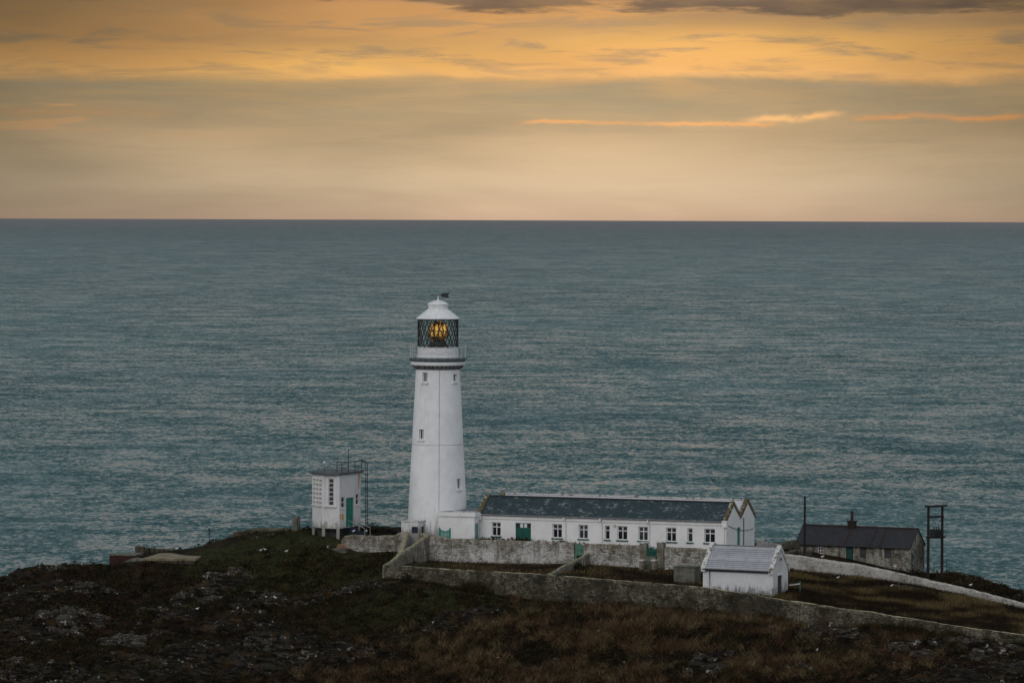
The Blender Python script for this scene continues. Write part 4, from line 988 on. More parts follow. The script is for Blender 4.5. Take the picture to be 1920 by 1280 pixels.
# handrail by shed door
p = ground(1500, 1108); mb = MB()
r = thing('teal_railing', 'short teal and white handrail beside the shed door', 'railing', p, R(-20))
for k, x in enumerate((-3.0, -1.5, 0.0)):
    mb = MB(); mb.tube([(x, 0, -.5), (x, 0, 1.15)], .05, 6); mb.build('post', M['teal'], r)
mb = MB(); mb.bar((-3.0, -.06, .45), (-1.5, -.06, .45), .05, .14); mb.bar((-1.3, -.06, .65), (0, -.06, .85), .05, .12); mb.build('rail', M['trim'], r)

# ---------------------------------------------------------------- dark stone cottage
K0 = at(1493.5, 1017, 566.0); d = ray(1707.5, 1025); tR = (K0.z - ZC) / d.z; K1 = Vector((d.x * tR, d.y * tR, K0.z)); Ku = (K1 - K0); KL = Ku.length; Ku.normalize(); Kn = Vector((Ku.y, -Ku.x, 0)); ka = math.atan2(Ku.y, Ku.x)
KE = 3.0; KD = 4.8; KR = 1.95; kb = K0.z - KE
ct = thing('stone_cottage', 'dark derelict stone cottage with slate roof, green door and brick chimney', 'cottage', (K0.x, K0.y, kb), ka)
kx = lambda px, py=1035: (on_plane(px, py, K0, Kn) - K0).dot(Ku)
kz = lambda px, py: on_plane(px, py, K0, Kn).z - kb
kw = (kx(1533), kx(1543.5), kz(1538, 1037), kz(1538, 1020)); kd = (kx(1586), kx(1600), .1, kz(1592, 1021)); w2 = (kx(1612), kx(1624), kz(1618, 1045), kz(1618, 1023)); w3 = (kx(1658), kx(1671), kz(1665, 1046), kz(1665, 1025))
mb = MB(); panel(mb, (0, 0, 0), ex, -ey, KL, -2, KE, [kw, kd, w2, w3], .2); mb.poly([(0, KD, -2), (0, KD, KE), (KL, KD, KE), (KL, KD, -2)]); mb.build('front_wall', M['cottage_wall'], ct)
ko = Vector((K1.x, K1.y, kb)); kyf = lambda px: (on_plane(px, 1040, ko, Ku) - ko).dot(-Kn)
keo = (kyf(1708.9), kyf(1712), -.3, 2.35)
mb = MB(); panel(mb, (KL, 0, 0), ey, ex, KD, -2, KE, [keo], .2); mb.poly([(KL, 0, KE), (KL, KD, KE), (KL, KD / 2, KE + KR)]); mb.build('gable_wall', M['cottage_wall'], ct); mb = MB(); mb.poly([(0, 0, -2), (0, 0, KE), (0, KD, KE), (0, KD, -2)]); mb.poly([(0, 0, KE), (0, KD / 2, KE + KR), (0, KD, KE)]); mb.build('gable_wall', M['cottage_wall'], ct)
window(ct, (0, 0, 0), ex, -ey, kw, .15, 2, (.33, .66), M['pale_cope'], fw=.07)
door(ct, (0, 0, 0), ex, -ey, kd, mat('dark_green_paint', (.008, .05, .045), .6), .1); door(ct, (KL, 0, 0), ey, ex, keo, mat('sea_green_paint', (.02, .10, .09), .6), .1)
for q in (w2, w3):
    mb = MB(); mb.box(q[0], q[1], .08, .15, q[2], q[3]); mb.build('window_board', M['board'], ct)
slope('roof', -.15, KL + .12, -.25, KE - .08, KD / 2, KE + KR + .1, M['slate_dark'], ct); slope('roof', -.15, KL + .12, KD / 2 + .01, KE + KR + .1, KD + .2, KE - .08, M['slate_dark'], ct)
mb = MB(); mb.bar((-.15, KD / 2, KE + KR + .13), (KL + .12, KD / 2, KE + KR + .13), .24, .12); mb.build('ridge_cap', M['rust'], ct)
for px in (1584, 1632, 1650):
    x = kx(px, 1015); mb = MB(); mb.bar((x, -.25, KE - .04), (x + .0, KD / 2 - .15, KE + KR + .0), .14, .09); mb.build('roof_seam', M['rust'], ct)
x = kx(1592, 985) - .55; mb = MB(); mb.box(x - .45, x + .45, KD / 2 - .4, KD / 2 + .4, KE + KR - .5, KE + KR + .62); mb.box(x - .52, x + .52, KD / 2 - .47, KD / 2 + .47, KE + KR + .62, KE + KR + .8); ch = mb.build('chimney', M['brick'], ct, bevel=.02)
mb = MB(); mb.lathe([(.22, KE + KR + .8), (.17, KE + KR + 1.3), (.16, KE + KR + 1.75), (.21, KE + KR + 1.8), (.2, KE + KR + 1.95)], 10, (x, KD / 2)); mb.build('chimney_pot', M['rust'], ch)
mb = MB(); mb.tube([(.1, -.3, KE - .15), (KL, -.3, KE - .18)], .06, 6); mb.build('gutter', M['black_metal'], ct)

# ---------------------------------------------------------------- poles
p = at(1508.5, 1043, 550); r = thing('utility_pole', 'tall bare dark wooden pole standing alone left of the stone cottage', 'pole', p); mb = MB(); hp = (1043 - 930) / F * 550; mb.tube([(0, 0, -1), (0, 0, hp)], [.16, .12], 10); mb.build('shaft', M['wood_dark'], r); mb = MB(); mb.box(.05, .3, -.03, .03, hp - .1, hp - .03); mb.build('bracket', M['black_metal'], r)
q0 = at(1740, 1081, 541.5); q1 = at(1766, 1083, 542.5); r = thing('transformer_frame', 'twin pole timber frame with cross beams carrying a transformer', 'power pole', q0, math.atan2(q1.y - q0.y, q1.x - q0.x)); wx = (q1 - q0).xy.length; ht = (1081 - 947) / F * 541.5
for x in (0, wx):
    mb = MB(); mb.tube([(x, 0, -1.2), (x, 0, ht)], [.19, .15], 10); mb.build('pole', M['wood_dark'], r)
zpy = lambda py: (1081 - py) / F * 541.5
for z, o_, e in ((zpy(948.5), -.2, .55), (zpy(968.5), -.17, .1), (zpy(1007), -.2, .3)):
    mb = MB(); mb.box(-e * .6, wx + e, o_ - .07, o_ + .05, z - .1, z + .1); mb.box(-e * .6, wx + e, -o_ - .05, -o_ + .07, z - .1, z + .1); mb.build('cross_beam', M['wood_dark'], r)
mb = MB(); zt_ = zpy(1005.5); mb.box(wx * .27, wx * .27 + 1.05, -.42, .42, zt_, zt_ + .85); 
for k in range(6): mb.box(wx * .27 + .06 + k * .17, wx * .27 + .12 + k * .17, -.52, .52, zt_ + .1, zt_ + .75)
tf = mb.build('transformer', M['black_metal'], r)
for k in range(3):
    mb = MB(); x = wx * .27 + .2 + .33 * k; mb.lathe([(.05, zt_ + .85), (.09, zt_ + .92), (.05, zt_ + 1.0), (.09, zt_ + 1.07), (.04, zt_ + 1.2)], 8, (x, -.1)); mb.build('insulator', M['rust'], tf)
for x in (0, wx):
    mb = MB(); mb.lathe([(.04, ht), (.08, ht + .05), (.04, ht + .15)], 8, (x, -.2)); mb.build('insulator', M['grey_metal'], r)
mb = MB(); mb.tube([(.1, -.2, zpy(968)), (wx * .4, -.2, zpy(978)), (wx * .5, -.1, zt_ + 1.1)], .018, 5); mb.tube([(wx - .1, -.2, zpy(968)), (wx * .7, -.2, zpy(980)), (wx * .62, -.1, zt_ + 1.1)], .018, 5); mb.build('lead_wire', M['cable'], r)
a = at(1740, 960, 541.3); b = at(1716, 985, 556); mb = MB(); mb.tube([a.lerp(b, i / 8) - ez * (.4 * math.sin(math.pi * i / 8)) for i in range(9)], .02, 5); tag(mb.build('overhead_cable', M['cable']), 'slack black cable from the twin pole frame to the stone cottage roof', 'cable')

def post(name, label, px, py0, py1, Y, w, m, group=None, head=None):
    p = at(px, py1, Y); r = thing(name, label, 'post', p, 0, group); h = (py1 - py0) / F * Y; mb = MB(); mb.tube([(0, 0, -.6), (0, 0, h)], w, 7); mb.build('shaft', m, r)
    if head: mb = MB(); mb.box(-.14, .14, -.1, .1, h * .86, h * .96); mb.build('head', m, r)
post('marker_post', 'thin dark marker post on the cliff edge above the sea, left of the stone wall', 392.5, 989, 1022, 567, .045, M['black_metal'], None, True)
for k, (px, a_, b_, y) in enumerate([(1775, 1046, 1074, 552), (1751.5, 1053, 1078, 549), (1861, 1092, 1104, 548), (1886, 1097, 1112, 546)]):
    post('fence_post', ['thin bare fence post just right of the twin pole frame', 'thin fence post seen between the two poles of the frame', 'short fence post on the far right cliff edge, nearer the pole frame', 'outermost short fence post on the far right cliff edge'][k], px, a_, b_, y, .035, M['wood_dark'], 'fence posts along the cliff edge')

# concrete pillar + slatted panel near station
p = at(551, 993, 562); r = thing('concrete_shelter', 'small pale concrete marker block with ladder frame beside the stone wall', 'pillar', p, R(-15)); h = (993 - 968) / F * 562; mb = MB(); mb.box(-.2, .45, 0, .5, -.8, h); mb.build('block', M['concrete'], r, bevel=.04)
mb = MB(); mb.tube([(.72, 0, -.8), (.72, 0, h + .1)], .06, 6)
for k in range(4): mb.bar((.45, 0, .2 + k * .35), (.72, 0, .35 + k * .35), .04, .05)
mb.build('frame', M['board'], r)
# platform, red wall
z0 = at(268, 1044.5, 556).z + .08; pm = MB()
def on_level(px, py, z): d = ray(px, py); t_ = (z - ZC) / d.z; return Vector((d.x * t_, d.y * t_, z))
pts = [on_level(268, 1046, z0), on_level(366, 1047, z0), on_level(389, 1037, z0), on_level(300, 1036, z0)]
o = Vector((pts[0].x, pts[0].y, z0))
rt = thing('concrete_platform', 'flat tan concrete platform on the hillside left of the marker post', 'platform', o); pm.prism([(q.x - o.x, q.y - o.y) for q in pts], -.3, .0); pm.build('slab', M['slab'], rt, bevel=.03)
pm = MB(); pm.prism([((q.x - o.x) * .96 + .1, (q.y - o.y) * .96 + .1) for q in pts], -1.6, -.302); pm.build('foundation', M['dark_wall'], rt)
a = at(205, 1041, 562); r = thing('red_bunker', 'low red brown concrete block wall at the left cliff edge', 'bunker', (a.x, a.y, a.z), R(-10)); mb = MB(); mb.box(0, 3.05, 0, .5, -1.8, 0); mb.build('wall', M['red_brown'], r, bevel=.03); mb = MB(); mb.box(-.05, 3.3, -.06, 3.5, .003, .12); mb.build('roof', M['concrete'], r)
a = at(252, 1033, 568); r = thing('stone_ruin', 'low ruined stone footing behind the tan platform', 'ruin', a, R(-8)); mb = MB(); 
for k in range(9): s_ = random.uniform(.3, .55); mb.box(k * .62, k * .62 + .56, random.uniform(0, .3), .8, -1.6, s_ + .15 - k * .03)
mb.build('footing', M['dark_wall'], r, bevel=.06)
# pallet of planks
p = ground(640, 1034); r = thing('plank_stack', 'pale orange planks stacked on a grey slab at the end of the rounded wall', 'planks', p + ez * .1, R(-18)); mb = MB(); mb.box(-1.4, .7, -.4, .5, -.3, .22); mb.build('slab', M['concrete'], r, bevel=.03)
for k in range(5):
    mb = MB(); a_ = random.uniform(-.06, .06); mb.bar((-.5, -.25 + k * .05, .30 + k * .11), (.95, -.2 + k * .06 + a_, .28 + k * .12), .2, .07); mb.build('plank', M['wood_pale'], r)

# ---------------------------------------------------------------- rocks
def rock_mat():
    m, t, b = new_mat('outcrop_rock'); g = coords(t, 'Object'); v = coords(t, 'Object', (.6, 1.2, 3.4))
    n = t.noise(v, 1.5, 8, .72, .5); l = t.noise(g, 1.7, 8, .78, .3)
    c = t.mix(t.smooth(n, .4, .62), (.018, .015, .011), (.085, .076, .062)); c = t.mix(t.m('MULTIPLY', t.smooth(t.noise(g, .8, 4), .56, .68), .6), c, (.07, .04, .013))
    c = t.mix(t.smooth(l, .57, .63), c, (.42, .41, .38))
    t.put(b.inputs['Base Color'], c); b.inputs['Roughness'].default_value = .95; b.inputs['Specular IOR Level'].default_value = .05; bump(t, b, t.m('ADD', n, t.m('MULTIPLY', l, .4)), .25); return m
M['rock'] = rock_mat()
def slab_rock(mb, c, L, Wd, Hh, rz, tilt, seed):
    """angular bedded slab: jittered, layered"""
    rr = random.Random(seed); n = 9; Rm = Matrix.Rotation(rz, 3, 'Z') @ Matrix.Rotation(tilt, 3, 'Y')
    lay = [(-.6, 1.0), (-.1, 1.05), (.0, .92), (.25, .95), (.3, .8), (.5, .72)]
    ring = [(1 + rr.uniform(-.28, .2)) for _ in range(n)]; rings = []
    for (z, s_) in lay:
        k = len(mb.v); rings.append(k)
        for j in range(n):
            a = 2 * math.pi * j / n; r_ = ring[j] * s_ * (1 + rr.uniform(-.06, .06))
            mb.v.append(tuple(Vector(c) + Rm @ Vector((math.cos(a) * r_ * L / 2, math.sin(a) * r_ * Wd / 2, z * Hh + rr.uniform(-.04, .04)))))
    for q in range(len(rings) - 1):
        for j in range(n): mb.f.append((rings[q] + j, rings[q] + (j + 1) % n, rings[q + 1] + (j + 1) % n, rings[q + 1] + j))
    mb.f.append(tuple(rings[-1] + j for j in range(n)))
OUT = [(415, 1078, 4.6, 'pale lichen streaked outcrop, the highest one on the left heather slope'), (375, 1108, 4.0, 'grey outcrop just below the highest pale one on the left slope'),
       (508, 1122, 3.6, 'pale jagged outcrop lowest to the right of the highest left slope outcrop'), (300, 1146, 4.0, 'rust stained outcrop in the middle of the left slope'), (455, 1150, 3.4, 'orange lichened rock below the jagged outcrop'),
       (165, 1105, 3.2, 'flat pale rock ledge near the left cliff edge'), (60, 1122, 3.4, 'small ledge of rock at the left frame edge'), (150, 1165, 6.0, 'long thin rock slab crossing the lower left slope'),
       (250, 1205, 6.5, 'long bedded rock rib with white lichen in the lower left'), (90, 1200, 3.0, 'short pale rock at the far lower left'), (500, 1212, 4.5, 'broken bedded ledge in the lower left centre'), (560, 1235, 4.0, 'low broken rock ledge beside the bottom scrub'),
       (20, 1245, 3.6, 'tan block of rock in the bottom left corner'), (1540, 1172, 3.8, 'speckled pale outcrop below the boundary wall on the right'), (1600, 1190, 2.4, 'rounded tan boulder right of the speckled outcrop'), (1645, 1185, 3.0, 'smooth grey boulder close under the right boundary wall'),
       (1700, 1210, 4.4, 'layered grey ledge under the right boundary wall'), (1780, 1200, 3.6, 'grey rock ledge at the wall foot on the far right'), (1860, 1225, 4.2, 'dark layered ledge at the right frame edge'), (1325, 1243, 3.4, 'flat topped grey rock low down right of centre'), (1440, 1175, 1.8, 'small pale stone beside the brown scrub below the shed'),
       (1505, 1255, 3.2, 'dark slab at the bottom right of centre'), (1605, 1103, 0, ''), (1705, 1103, 2.6, 'flat pale rock in the tawny grass beside the cream wall'), (1690, 1152, 1.6, 'pair of pale stones just behind the boundary wall on the right'), (492, 1008, 1.8, 'small white topped stone in the grass below the dark cliff wall')]
for i, (px, py, sz, lab) in enumerate(OUT):
    if sz == 0: continue
    p = ground(px, py); mb = MB(); rr = random.Random(i + 50); nb = max(2, int(sz * 3.5))
    for k in range(nb):
        x = rr.gauss(0, sz * .32); y = rr.gauss(0, sz * .22); zg = float(H(p.x + x, p.y + y)) - p.z; s_ = rr.uniform(.22, .6) * (sz * .33 + .4)
        slab_rock(mb, (x, y, zg + .02 * sz), s_ * 1.9, s_ * 1.1, s_ * .6, R(-14) + rr.uniform(-.3, .3), R(rr.uniform(-6, 20)), i * 100 + k)
    o = mb.build('rock_outcrop', M['rock']); o.location = p; tag(o, lab, 'rock', 'rock outcrops on the headland slope')
# loose stones: uncountable
mb = MB(); cnt = 0
while cnt < 1500:
    x = rng.uniform(-62, 64); y = rng.uniform(484, 558); rk = float(samp(rock, x, y))
    if rng.random() > (rk * .9 + .02) * max(0.0, mnoise.noise((x * .13, y * .16, 3.3)) + .05) * 3.5: continue
    if samp(inb, x, y) and rng.random() > .1: continue
    s_ = float(rng.uniform(.12, .5)) ** 1.3 * 1.2
    slab_rock(mb, (x, y, float(H(x, y)) + .02), s_ * 1.8, s_ * 1.1, s_ * .6, R(-14) + rng.uniform(-.4, .4), R(rng.uniform(-8, 22)), cnt); cnt += 1
tag(mb.build('loose_stones', M['rock']), 'scattered angular grey and white lichened stones over the dark slope', 'stones', kind='stuff')

# ---------------------------------------------------------------- vegetation
def veg_mat(name):
    m, t, b = new_mat(name); a = t.n('ShaderNodeAttribute', attribute_name='tint').outputs['Color']
    t.put(b.inputs['Base Color'], t.mix(t.m('MULTIPLY', t.noise(coords(t), 3, 2), .3), a, (.01, .01, .006))); b.inputs['Roughness'].default_value = .9; b.inputs['Specular IOR Level'].default_value = .05
    return m
VM = veg_mat('foliage')
def tri_mesh(name, V, C, m, loc=(0, 0, 0)):
    """V (n,3,3) triangles, C (n,3) tint"""
    n = len(V); me = bpy.data.meshes.new(name); me.vertices.add(n * 3); me.vertices.foreach_set('co', V.reshape(-1).astype(np.float32))
    me.loops.add(n * 3); me.loops.foreach_set('vertex_index', np.arange(n * 3, dtype=np.int32)); me.polygons.add(n); me.polygons.foreach_set('loop_start', (np.arange(n) * 3).astype(np.int32)); me.update(calc_edges=True)
    a = me.attributes.new('tint', 'FLOAT_COLOR', 'POINT'); cc = np.ones((n, 3, 4), np.float32); cc[:, :, :3] = C[:, None, :]; a.data.foreach_set('color', cc.reshape(-1))
    me.materials.append(m); o = bpy.data.objects.new(name, me); COL.objects.link(o); o.location = loc; return o
def blades(x, y, z, h, w, lean, col):
    n = len(x); a = rng.uniform(0, 2 * np.pi, n); b = rng.uniform(0, 2 * np.pi, n); base = np.stack([x, y, z], -1)
    d = np.stack([np.cos(a), np.sin(a), 0 * a], -1) * w[:, None] / 2; top = base + np.stack([np.cos(b) * lean * h, np.sin(b) * lean * h, h], -1)
    return np.stack([base - d, base + d, top], 1), col
def pick(n, x0, x1, y0, y1, wf):
    X = []; Y = []
    while sum(map(len, X)) < n:
        x = rng.uniform(x0, x1, n * 2); y = rng.uniform(y0, y1, n * 2); k = rng.random(n * 2) < wf(x, y); X.append(x[k]); Y.append(y[k])
    return np.concatenate(X)[:n], np.concatenate(Y)[:n]
# heather: low mounds of tiny leaves
def mounds(nc, per, wf, r0, r1, cols, hscale=.6, size=.12, x0=-62, x1=64, y0=482, y1=572):
    cx, cy = pick(nc, x0, x1, y0, y1, wf); r = rng.uniform(r0, r1, nc); ci = rng.integers(0, len(cols), nc)
    th = rng.uniform(0, 2 * np.pi, (nc, per)); ph = np.arccos(rng.uniform(.0, 1, (nc, per))); rr = r[:, None] * rng.uniform(.65, 1.08, (nc, per))
    x = cx[:, None] + rr * np.sin(ph) * np.cos(th); y = cy[:, None] + rr * np.sin(ph) * np.sin(th); z = H(x, y) * .5 + H(cx, cy)[:, None] * .5 + rr * np.cos(ph) * hscale - .05
    c = np.stack([x, y, z], -1).reshape(-1, 3); n = len(c); d1 = rng.normal(0, 1, (n, 3)) * size; d2 = rng.normal(0, 1, (n, 3)) * size
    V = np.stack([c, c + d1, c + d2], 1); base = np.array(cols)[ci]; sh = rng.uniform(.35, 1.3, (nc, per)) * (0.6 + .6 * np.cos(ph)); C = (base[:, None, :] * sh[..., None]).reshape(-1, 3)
    return V, C
nomound = np.clip(nF * 1.5 + cot * 1.2 + stn + nL + plt_ + blob(GX, GY, -40, 560, 8, 6), 0, 1)
def outside(x, y): return (~samp(inb, x, y)) * (1 - samp(nomound, x, y))
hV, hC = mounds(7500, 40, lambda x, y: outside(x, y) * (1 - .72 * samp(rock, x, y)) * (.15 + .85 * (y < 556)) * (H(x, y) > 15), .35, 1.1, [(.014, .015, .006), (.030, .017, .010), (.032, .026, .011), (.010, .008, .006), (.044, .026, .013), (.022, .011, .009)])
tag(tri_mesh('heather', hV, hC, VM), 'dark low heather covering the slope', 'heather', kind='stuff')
gw = lambda x, y: outside(x, y) * samp(grass, x, y) * (1 - samp(rock, x, y))
x, y = pick(60000, -55, 20, 500, 572, gw); n = len(x); cb_ = rng.uniform(.6, 1.4, n)[:, None] * np.array([[.025, .028, .011]]) + rng.random((n, 1)) ** 4 * np.array([[.08, .06, .025]])
V, C = blades(x, y, H(x, y) - .03, rng.uniform(.12, .38, n), rng.uniform(.03, .07, n), .5, cb_); tag(tri_mesh('grass', V, C, VM), 'short green grass on the slope below the lighthouse', 'grass', kind='stuff')
dw = lambda x, y: samp(inb, x, y) * (y > 500) * (.25 + samp(dry, x, y)) * (H(x, y) > 20)
x, y = pick(70000, -10, 64, 503, 552, dw); n = len(x); cn = fbm(x * .3, y * .3, 91, 4)[:, None]; cb_ = rng.uniform(.5, 1.5, n)[:, None] * (np.array([[.105, .078, .032]]) * np.clip((cn - .38) * 4, 0, 1) + np.array([[.020, .012, .007]]))
V, C = blades(x, y, H(x, y) - .03, rng.uniform(.15, .5, n), rng.uniform(.03, .08, n), .7, cb_); tag(tri_mesh('dry_grass', V, C, VM), 'tawny wind blown grass between the two long walls', 'grass', kind='stuff')
# brown scrub: thin twiggy clumps
def scrub(nc, per, wf, cols, h0, h1, x0, x1, y0, y1):
    cx, cy = pick(nc, x0, x1, y0, y1, wf); ci = rng.integers(0, len(cols), nc); hh = rng.uniform(h0, h1, nc)
    x = cx[:, None] + rng.normal(0, .28, (nc, per)) * hh[:, None]; y = cy[:, None] + rng.normal(0, .28, (nc, per)) * hh[:, None]; z = H(x, y) - .05; h = hh[:, None] * rng.uniform(.5, 1.1, (nc, per))
    z = z + h * rng.uniform(0, .6, (nc, per)); h = h * .5
    col = (np.array(cols)[ci][:, None, :] * rng.uniform(.5, 1.5, (nc, per, 1))).reshape(-1, 3)
    return blades(x.ravel(), y.ravel(), z.ravel(), h.ravel(), rng.uniform(.02, .05, nc * per), .9, col)
sw = lambda x, y: outside(x, y) * samp(dry, x, y) * (1 - .8 * samp(rock, x, y)) * np.clip((fbm(x * .16, y * .22, 515, 4) - .40) * 6, .06, 1)
V, C = scrub(1900, 70, sw, [(.120, .070, .038), (.080, .046, .025), (.15, .11, .055), (.040, .028, .014)], .5, 1.5, -30, 50, 488, 526)
tag(tri_mesh('dry_scrub', V, C, VM), 'rusty brown dead bracken and scrub in front of the boundary wall', 'scrub', kind='stuff')
V, C = scrub(2000, 60, lambda x, y: outside(x, y) * (y < 560) * (.2 + .8 * (fbm(x * .1, y * .1, 61, 3) > .5)) * (1 - .7 * samp(rock, x, y)), [(.020, .025, .009), (.050, .034, .016), (.016, .014, .008), (.07, .055, .025)], .3, .9, -60, 62, 486, 560)
tag(tri_mesh('rough_scrub', V, C, VM), 'dark green and brown rough growth dotted over the slope', 'scrub', kind='stuff')
# dark plants along foot of the boundary wall
fl_ = [at(*p) for p in FRONT]; cx = []; cy = []
for _ in range(900):
    k = rng.integers(0, len(fl_) - 2); f = rng.random(); a, b = fl_[k], fl_[k + 1]; q = a.lerp(b, f); cx.append(q.x + rng.normal(0, .3)); cy.append(q.y - .45 - abs(rng.normal(0, .9)))
cx = np.array(cx); cy = np.array(cy); per = 60; x = cx[:, None] + rng.normal(0, .35, (len(cx), per)); y = cy[:, None] + rng.normal(0, .25, (len(cx), per)); h = (np.clip(fbm(cx * .25, cy * .25, 717, 3) - .36, .03, 1) * 3.4 * np.clip((cx + 14) / 10, .35, 1))[:, None] * rng.uniform(.5, 1, (len(cx), per))
z = H(x, y) + h * rng.uniform(0, .7, x.shape); col = (np.array([(.016, .020, .007), (.03, .021, .01), (.012, .012, .006), (.075, .045, .022)])[rng.integers(0, 4, len(cx))][:, None, :] * rng.uniform(.5, 1.5, (len(cx), per, 1))).reshape(-1, 3)
V, C = blades(x.ravel(), y.ravel(), z.ravel(), (h * .6).ravel(), rng.uniform(.03, .07, x.size), .8, col); tag(tri_mesh('wall_foot_growth', V, C, VM), 'dark nettles and brambles along the foot of the boundary wall', 'undergrowth', kind='stuff')
# individual bushes
def bush(label, px, py, rad_, h, cols, Y=None, name='bush'):
    p = ground(px, py) if Y is None else at(px, py, Y); r = thing(name, label, 'bush', p); n = int(500 * rad_)
    th = rng.uniform(0, 2 * np.pi, n); rr = rad_ * rng.uniform(.2, 1, n) ** .6; ph = rng.uniform(.0, 1.5, n)
    c = np.stack([rr * np.sin(ph) * np.cos(th), rr * np.sin(ph) * np.sin(th), rr * np.cos(ph) * h / rad_], -1); V = np.stack([c, c + rng.normal(0, .09, (n, 3)), c + rng.normal(0, .09, (n, 3))], 1)
    C = np.array(cols)[rng.integers(0, len(cols), n)] * rng.uniform(.6, 1.4, (n, 1)); o = tri_mesh('foliage', V, C, VM); o.parent = r
    mb = MB()
    for k in range(9):
        a = rng.uniform(0, 6.28); mb.tube([(0, 0, -.2), (math.cos(a) * rad_ * .4, math.sin(a) * rad_ * .4, h * .5), (math.cos(a) * rad_ * .8, math.sin(a) * rad_ * .8, h * rng.uniform(.6, 1.05))], [.03, .02, .008], 4)
    mb.build('stem', M['wood_dark'], r)
bush('grey green bush growing against the cream wall right of the shed', 1511, 1067, .75, 1.0, [(.06, .055, .035), (.03, .032, .018)])
bush('tiny dark bush against the cream wall below the cottage window', 1541, 1072, .4, .5, [(.03, .025, .015)])
bush('tall pale dead flower head standing alone on the slope below the garden wall', 891, 1170, .25, .9, [(.14, .12, .06)])
bush('pale yellow grass tuft at the left edge of the brown scrub', 940, 1195, .8, 1.1, [(.08, .07, .025), (.05, .045, .016)]); bush('lowest pale yellow grass tuft left of the brown scrub', 924, 1215, .6, .8, [(.09, .08, .03), (.05, .045, .016)])
bush('rusty brown bush half way up the green slope', 730, 1225, .8, .9, [(.05, .032, .014)]); bush('dead brown bush low down in the slope, left of centre', 700, 1250, .9, 1.0, [(.05, .034, .016)])
bush('round pale bush near the planks on the green slope', 622, 1046, .5, .6, [(.05, .045, .02)]); bush('small brown bush on the green slope near the gulls', 469, 1038, .35, .45, [(.05, .04, .02)])
bush('dark green ivy bush at the left outer corner of the boundary wall', 765, 1092, 1.0, .9, [(.012, .018, .006), (.02, .026, .009)])
bush('dark green bush inside the right hand sunken garden', 1085, 1068, .9, .8, [(.012, .018, .006), (.028, .026, .009)])
bush('dark weeds growing against the shed front wall', 1385, 1108, .8, .9, [(.018, .02, .01)])

# ---------------------------------------------------------------- gulls
def make_gull(flying=False):
    r = thing('gull', 'g', 'bird'); prof = [(-.30, .02, .02), (-.22, .06, .03), (-.08, .12, .02), (.04, .13, .03), (.13, .09, .09), (.17, .065, .15), (.21, .06, .19), (.25, .045, .19), (.28, .012, .18)]
    mb = MB(); mb.tube([(x, 0, .22 + z) for x, _, z in prof], [q for _, q, _ in prof], 10); mb.build('body', M['gull_white'], r, smooth=True)
    mb = MB(); mb.tube([(.27, 0, .4), (.34, 0, .385)], [.02, .006], 5); mb.build('beak', M['beak'], r)
    for s_ in (-1, 1):
        mb = MB()
        if flying: mb.poly([(.1, .08 * s_, .28), (.14, .35 * s_, .42), (.02, .68 * s_, .40), (-.12, .36 * s_, .37), (-.12, .08 * s_, .26)]); mb.poly([(.1, .08 * s_, .30), (-.12, .08 * s_, .28), (-.12, .36 * s_, .385), (.02, .68 * s_, .405), (.14, .35 * s_, .435)])
        else: mb.hexa([(.08, .09 * s_, .17), (.08, .14 * s_, .17), (-.34, .05 * s_, .22), (-.34, .03 * s_, .22), (.06, .08 * s_, .33), (.06, .13 * s_, .31), (-.34, .05 * s_, .25), (-.34, .02 * s_, .25)])
        mb.build('wing', M['gull_grey'] if not flying else M['gull_grey'], r)
        if not flying: mb = MB(); mb.tube([(0, .05 * s_, .14), (0, .05 * s_, -.02)], .012, 4); mb.build('leg', M['beak'], r)
    return r
G = make_gull(); G['group'] = 'gulls on and around the headland'
sites = [(663, 998, 552.9, 'white gull standing on the rounded wall nearest the raised building stairs', 0), (687, 998, 552.7, 'white gull standing upright on the rounded wall, farther right', 90), (489, 1035, 0, 'left gull of the pair sitting on the green grass slope', 20), (497, 1034, 0, 'right gull of the pair sitting on the green grass slope', 160),
         (537, 1037, 0, 'single gull on the green grass right of the resting pair', 10), (442, 1069, 0, 'gull standing on top of the highest left slope outcrop', 200), (500, 1122, 0, 'left gull of two perched on the jagged pale outcrop', 30), (516, 1124, 0, 'right gull of two perched on the jagged pale outcrop', 170),
         (332, 1031, 567, 'gull standing beyond the tan concrete platform', 0), (1571, 1086, 0, 'gull in the tawny grass just in front of the cream wall', 0), (1672, 1101, 0, 'gull in the tawny grass farther right along the cream wall', 30), (1542, 1046, 546.6, 'gull on top of the cream wall below the cottage', 0),
         (1678, 1064, 548, 'gull behind the cream wall at the cottage right corner', 10), (1752, 1096, 536, 'gull landed at the cream wall top right of the twin pole frame', 90), (1250, 1070, 0, 'gull inside the right garden in front of the steps', 0), (812, 1171, 0, 'gull on the dark slope below the long boundary wall', 0),
         (1532, 1222, 0, 'lone gull low on the dark slope at the right', 60), (1122, 1187, 0, 'gull in the brown scrub right of centre', 0), (933, 1237, 0, 'gull near the bottom centre of the slope', 40), (370, 1146, 0, 'gull sitting in the dark heather left of the jagged outcrop', 0), (1340, 1107, 0, 'gull between the shed wall and the boundary wall', 0), (1820, 1099, 532, 'gull at the far right end on the cream wall', 0)]
for i, (px, py, Y, lab, rz) in enumerate(sites):
    p = at(px, py, Y) if Y else ground(px, py) + ez * .04
    if i == 0: G.location = p; G.rotation_euler = (0, 0, R(rz)); G['label'] = lab; G.scale = (.75,) * 3
    else: dup(G, p, R(rz), lab, .75)
G2 = make_gull(True); G2['group'] = 'gulls on and around the headland'
G2.location = at(1335, 903, 520); G2.rotation_euler = (R(25), 0, R(110)); G2['label'] = 'dark flying gull above the sea over the cottage row'; G2.scale = (.8,) * 3
for k in kids(G2): k.data.materials[0] = M['board']
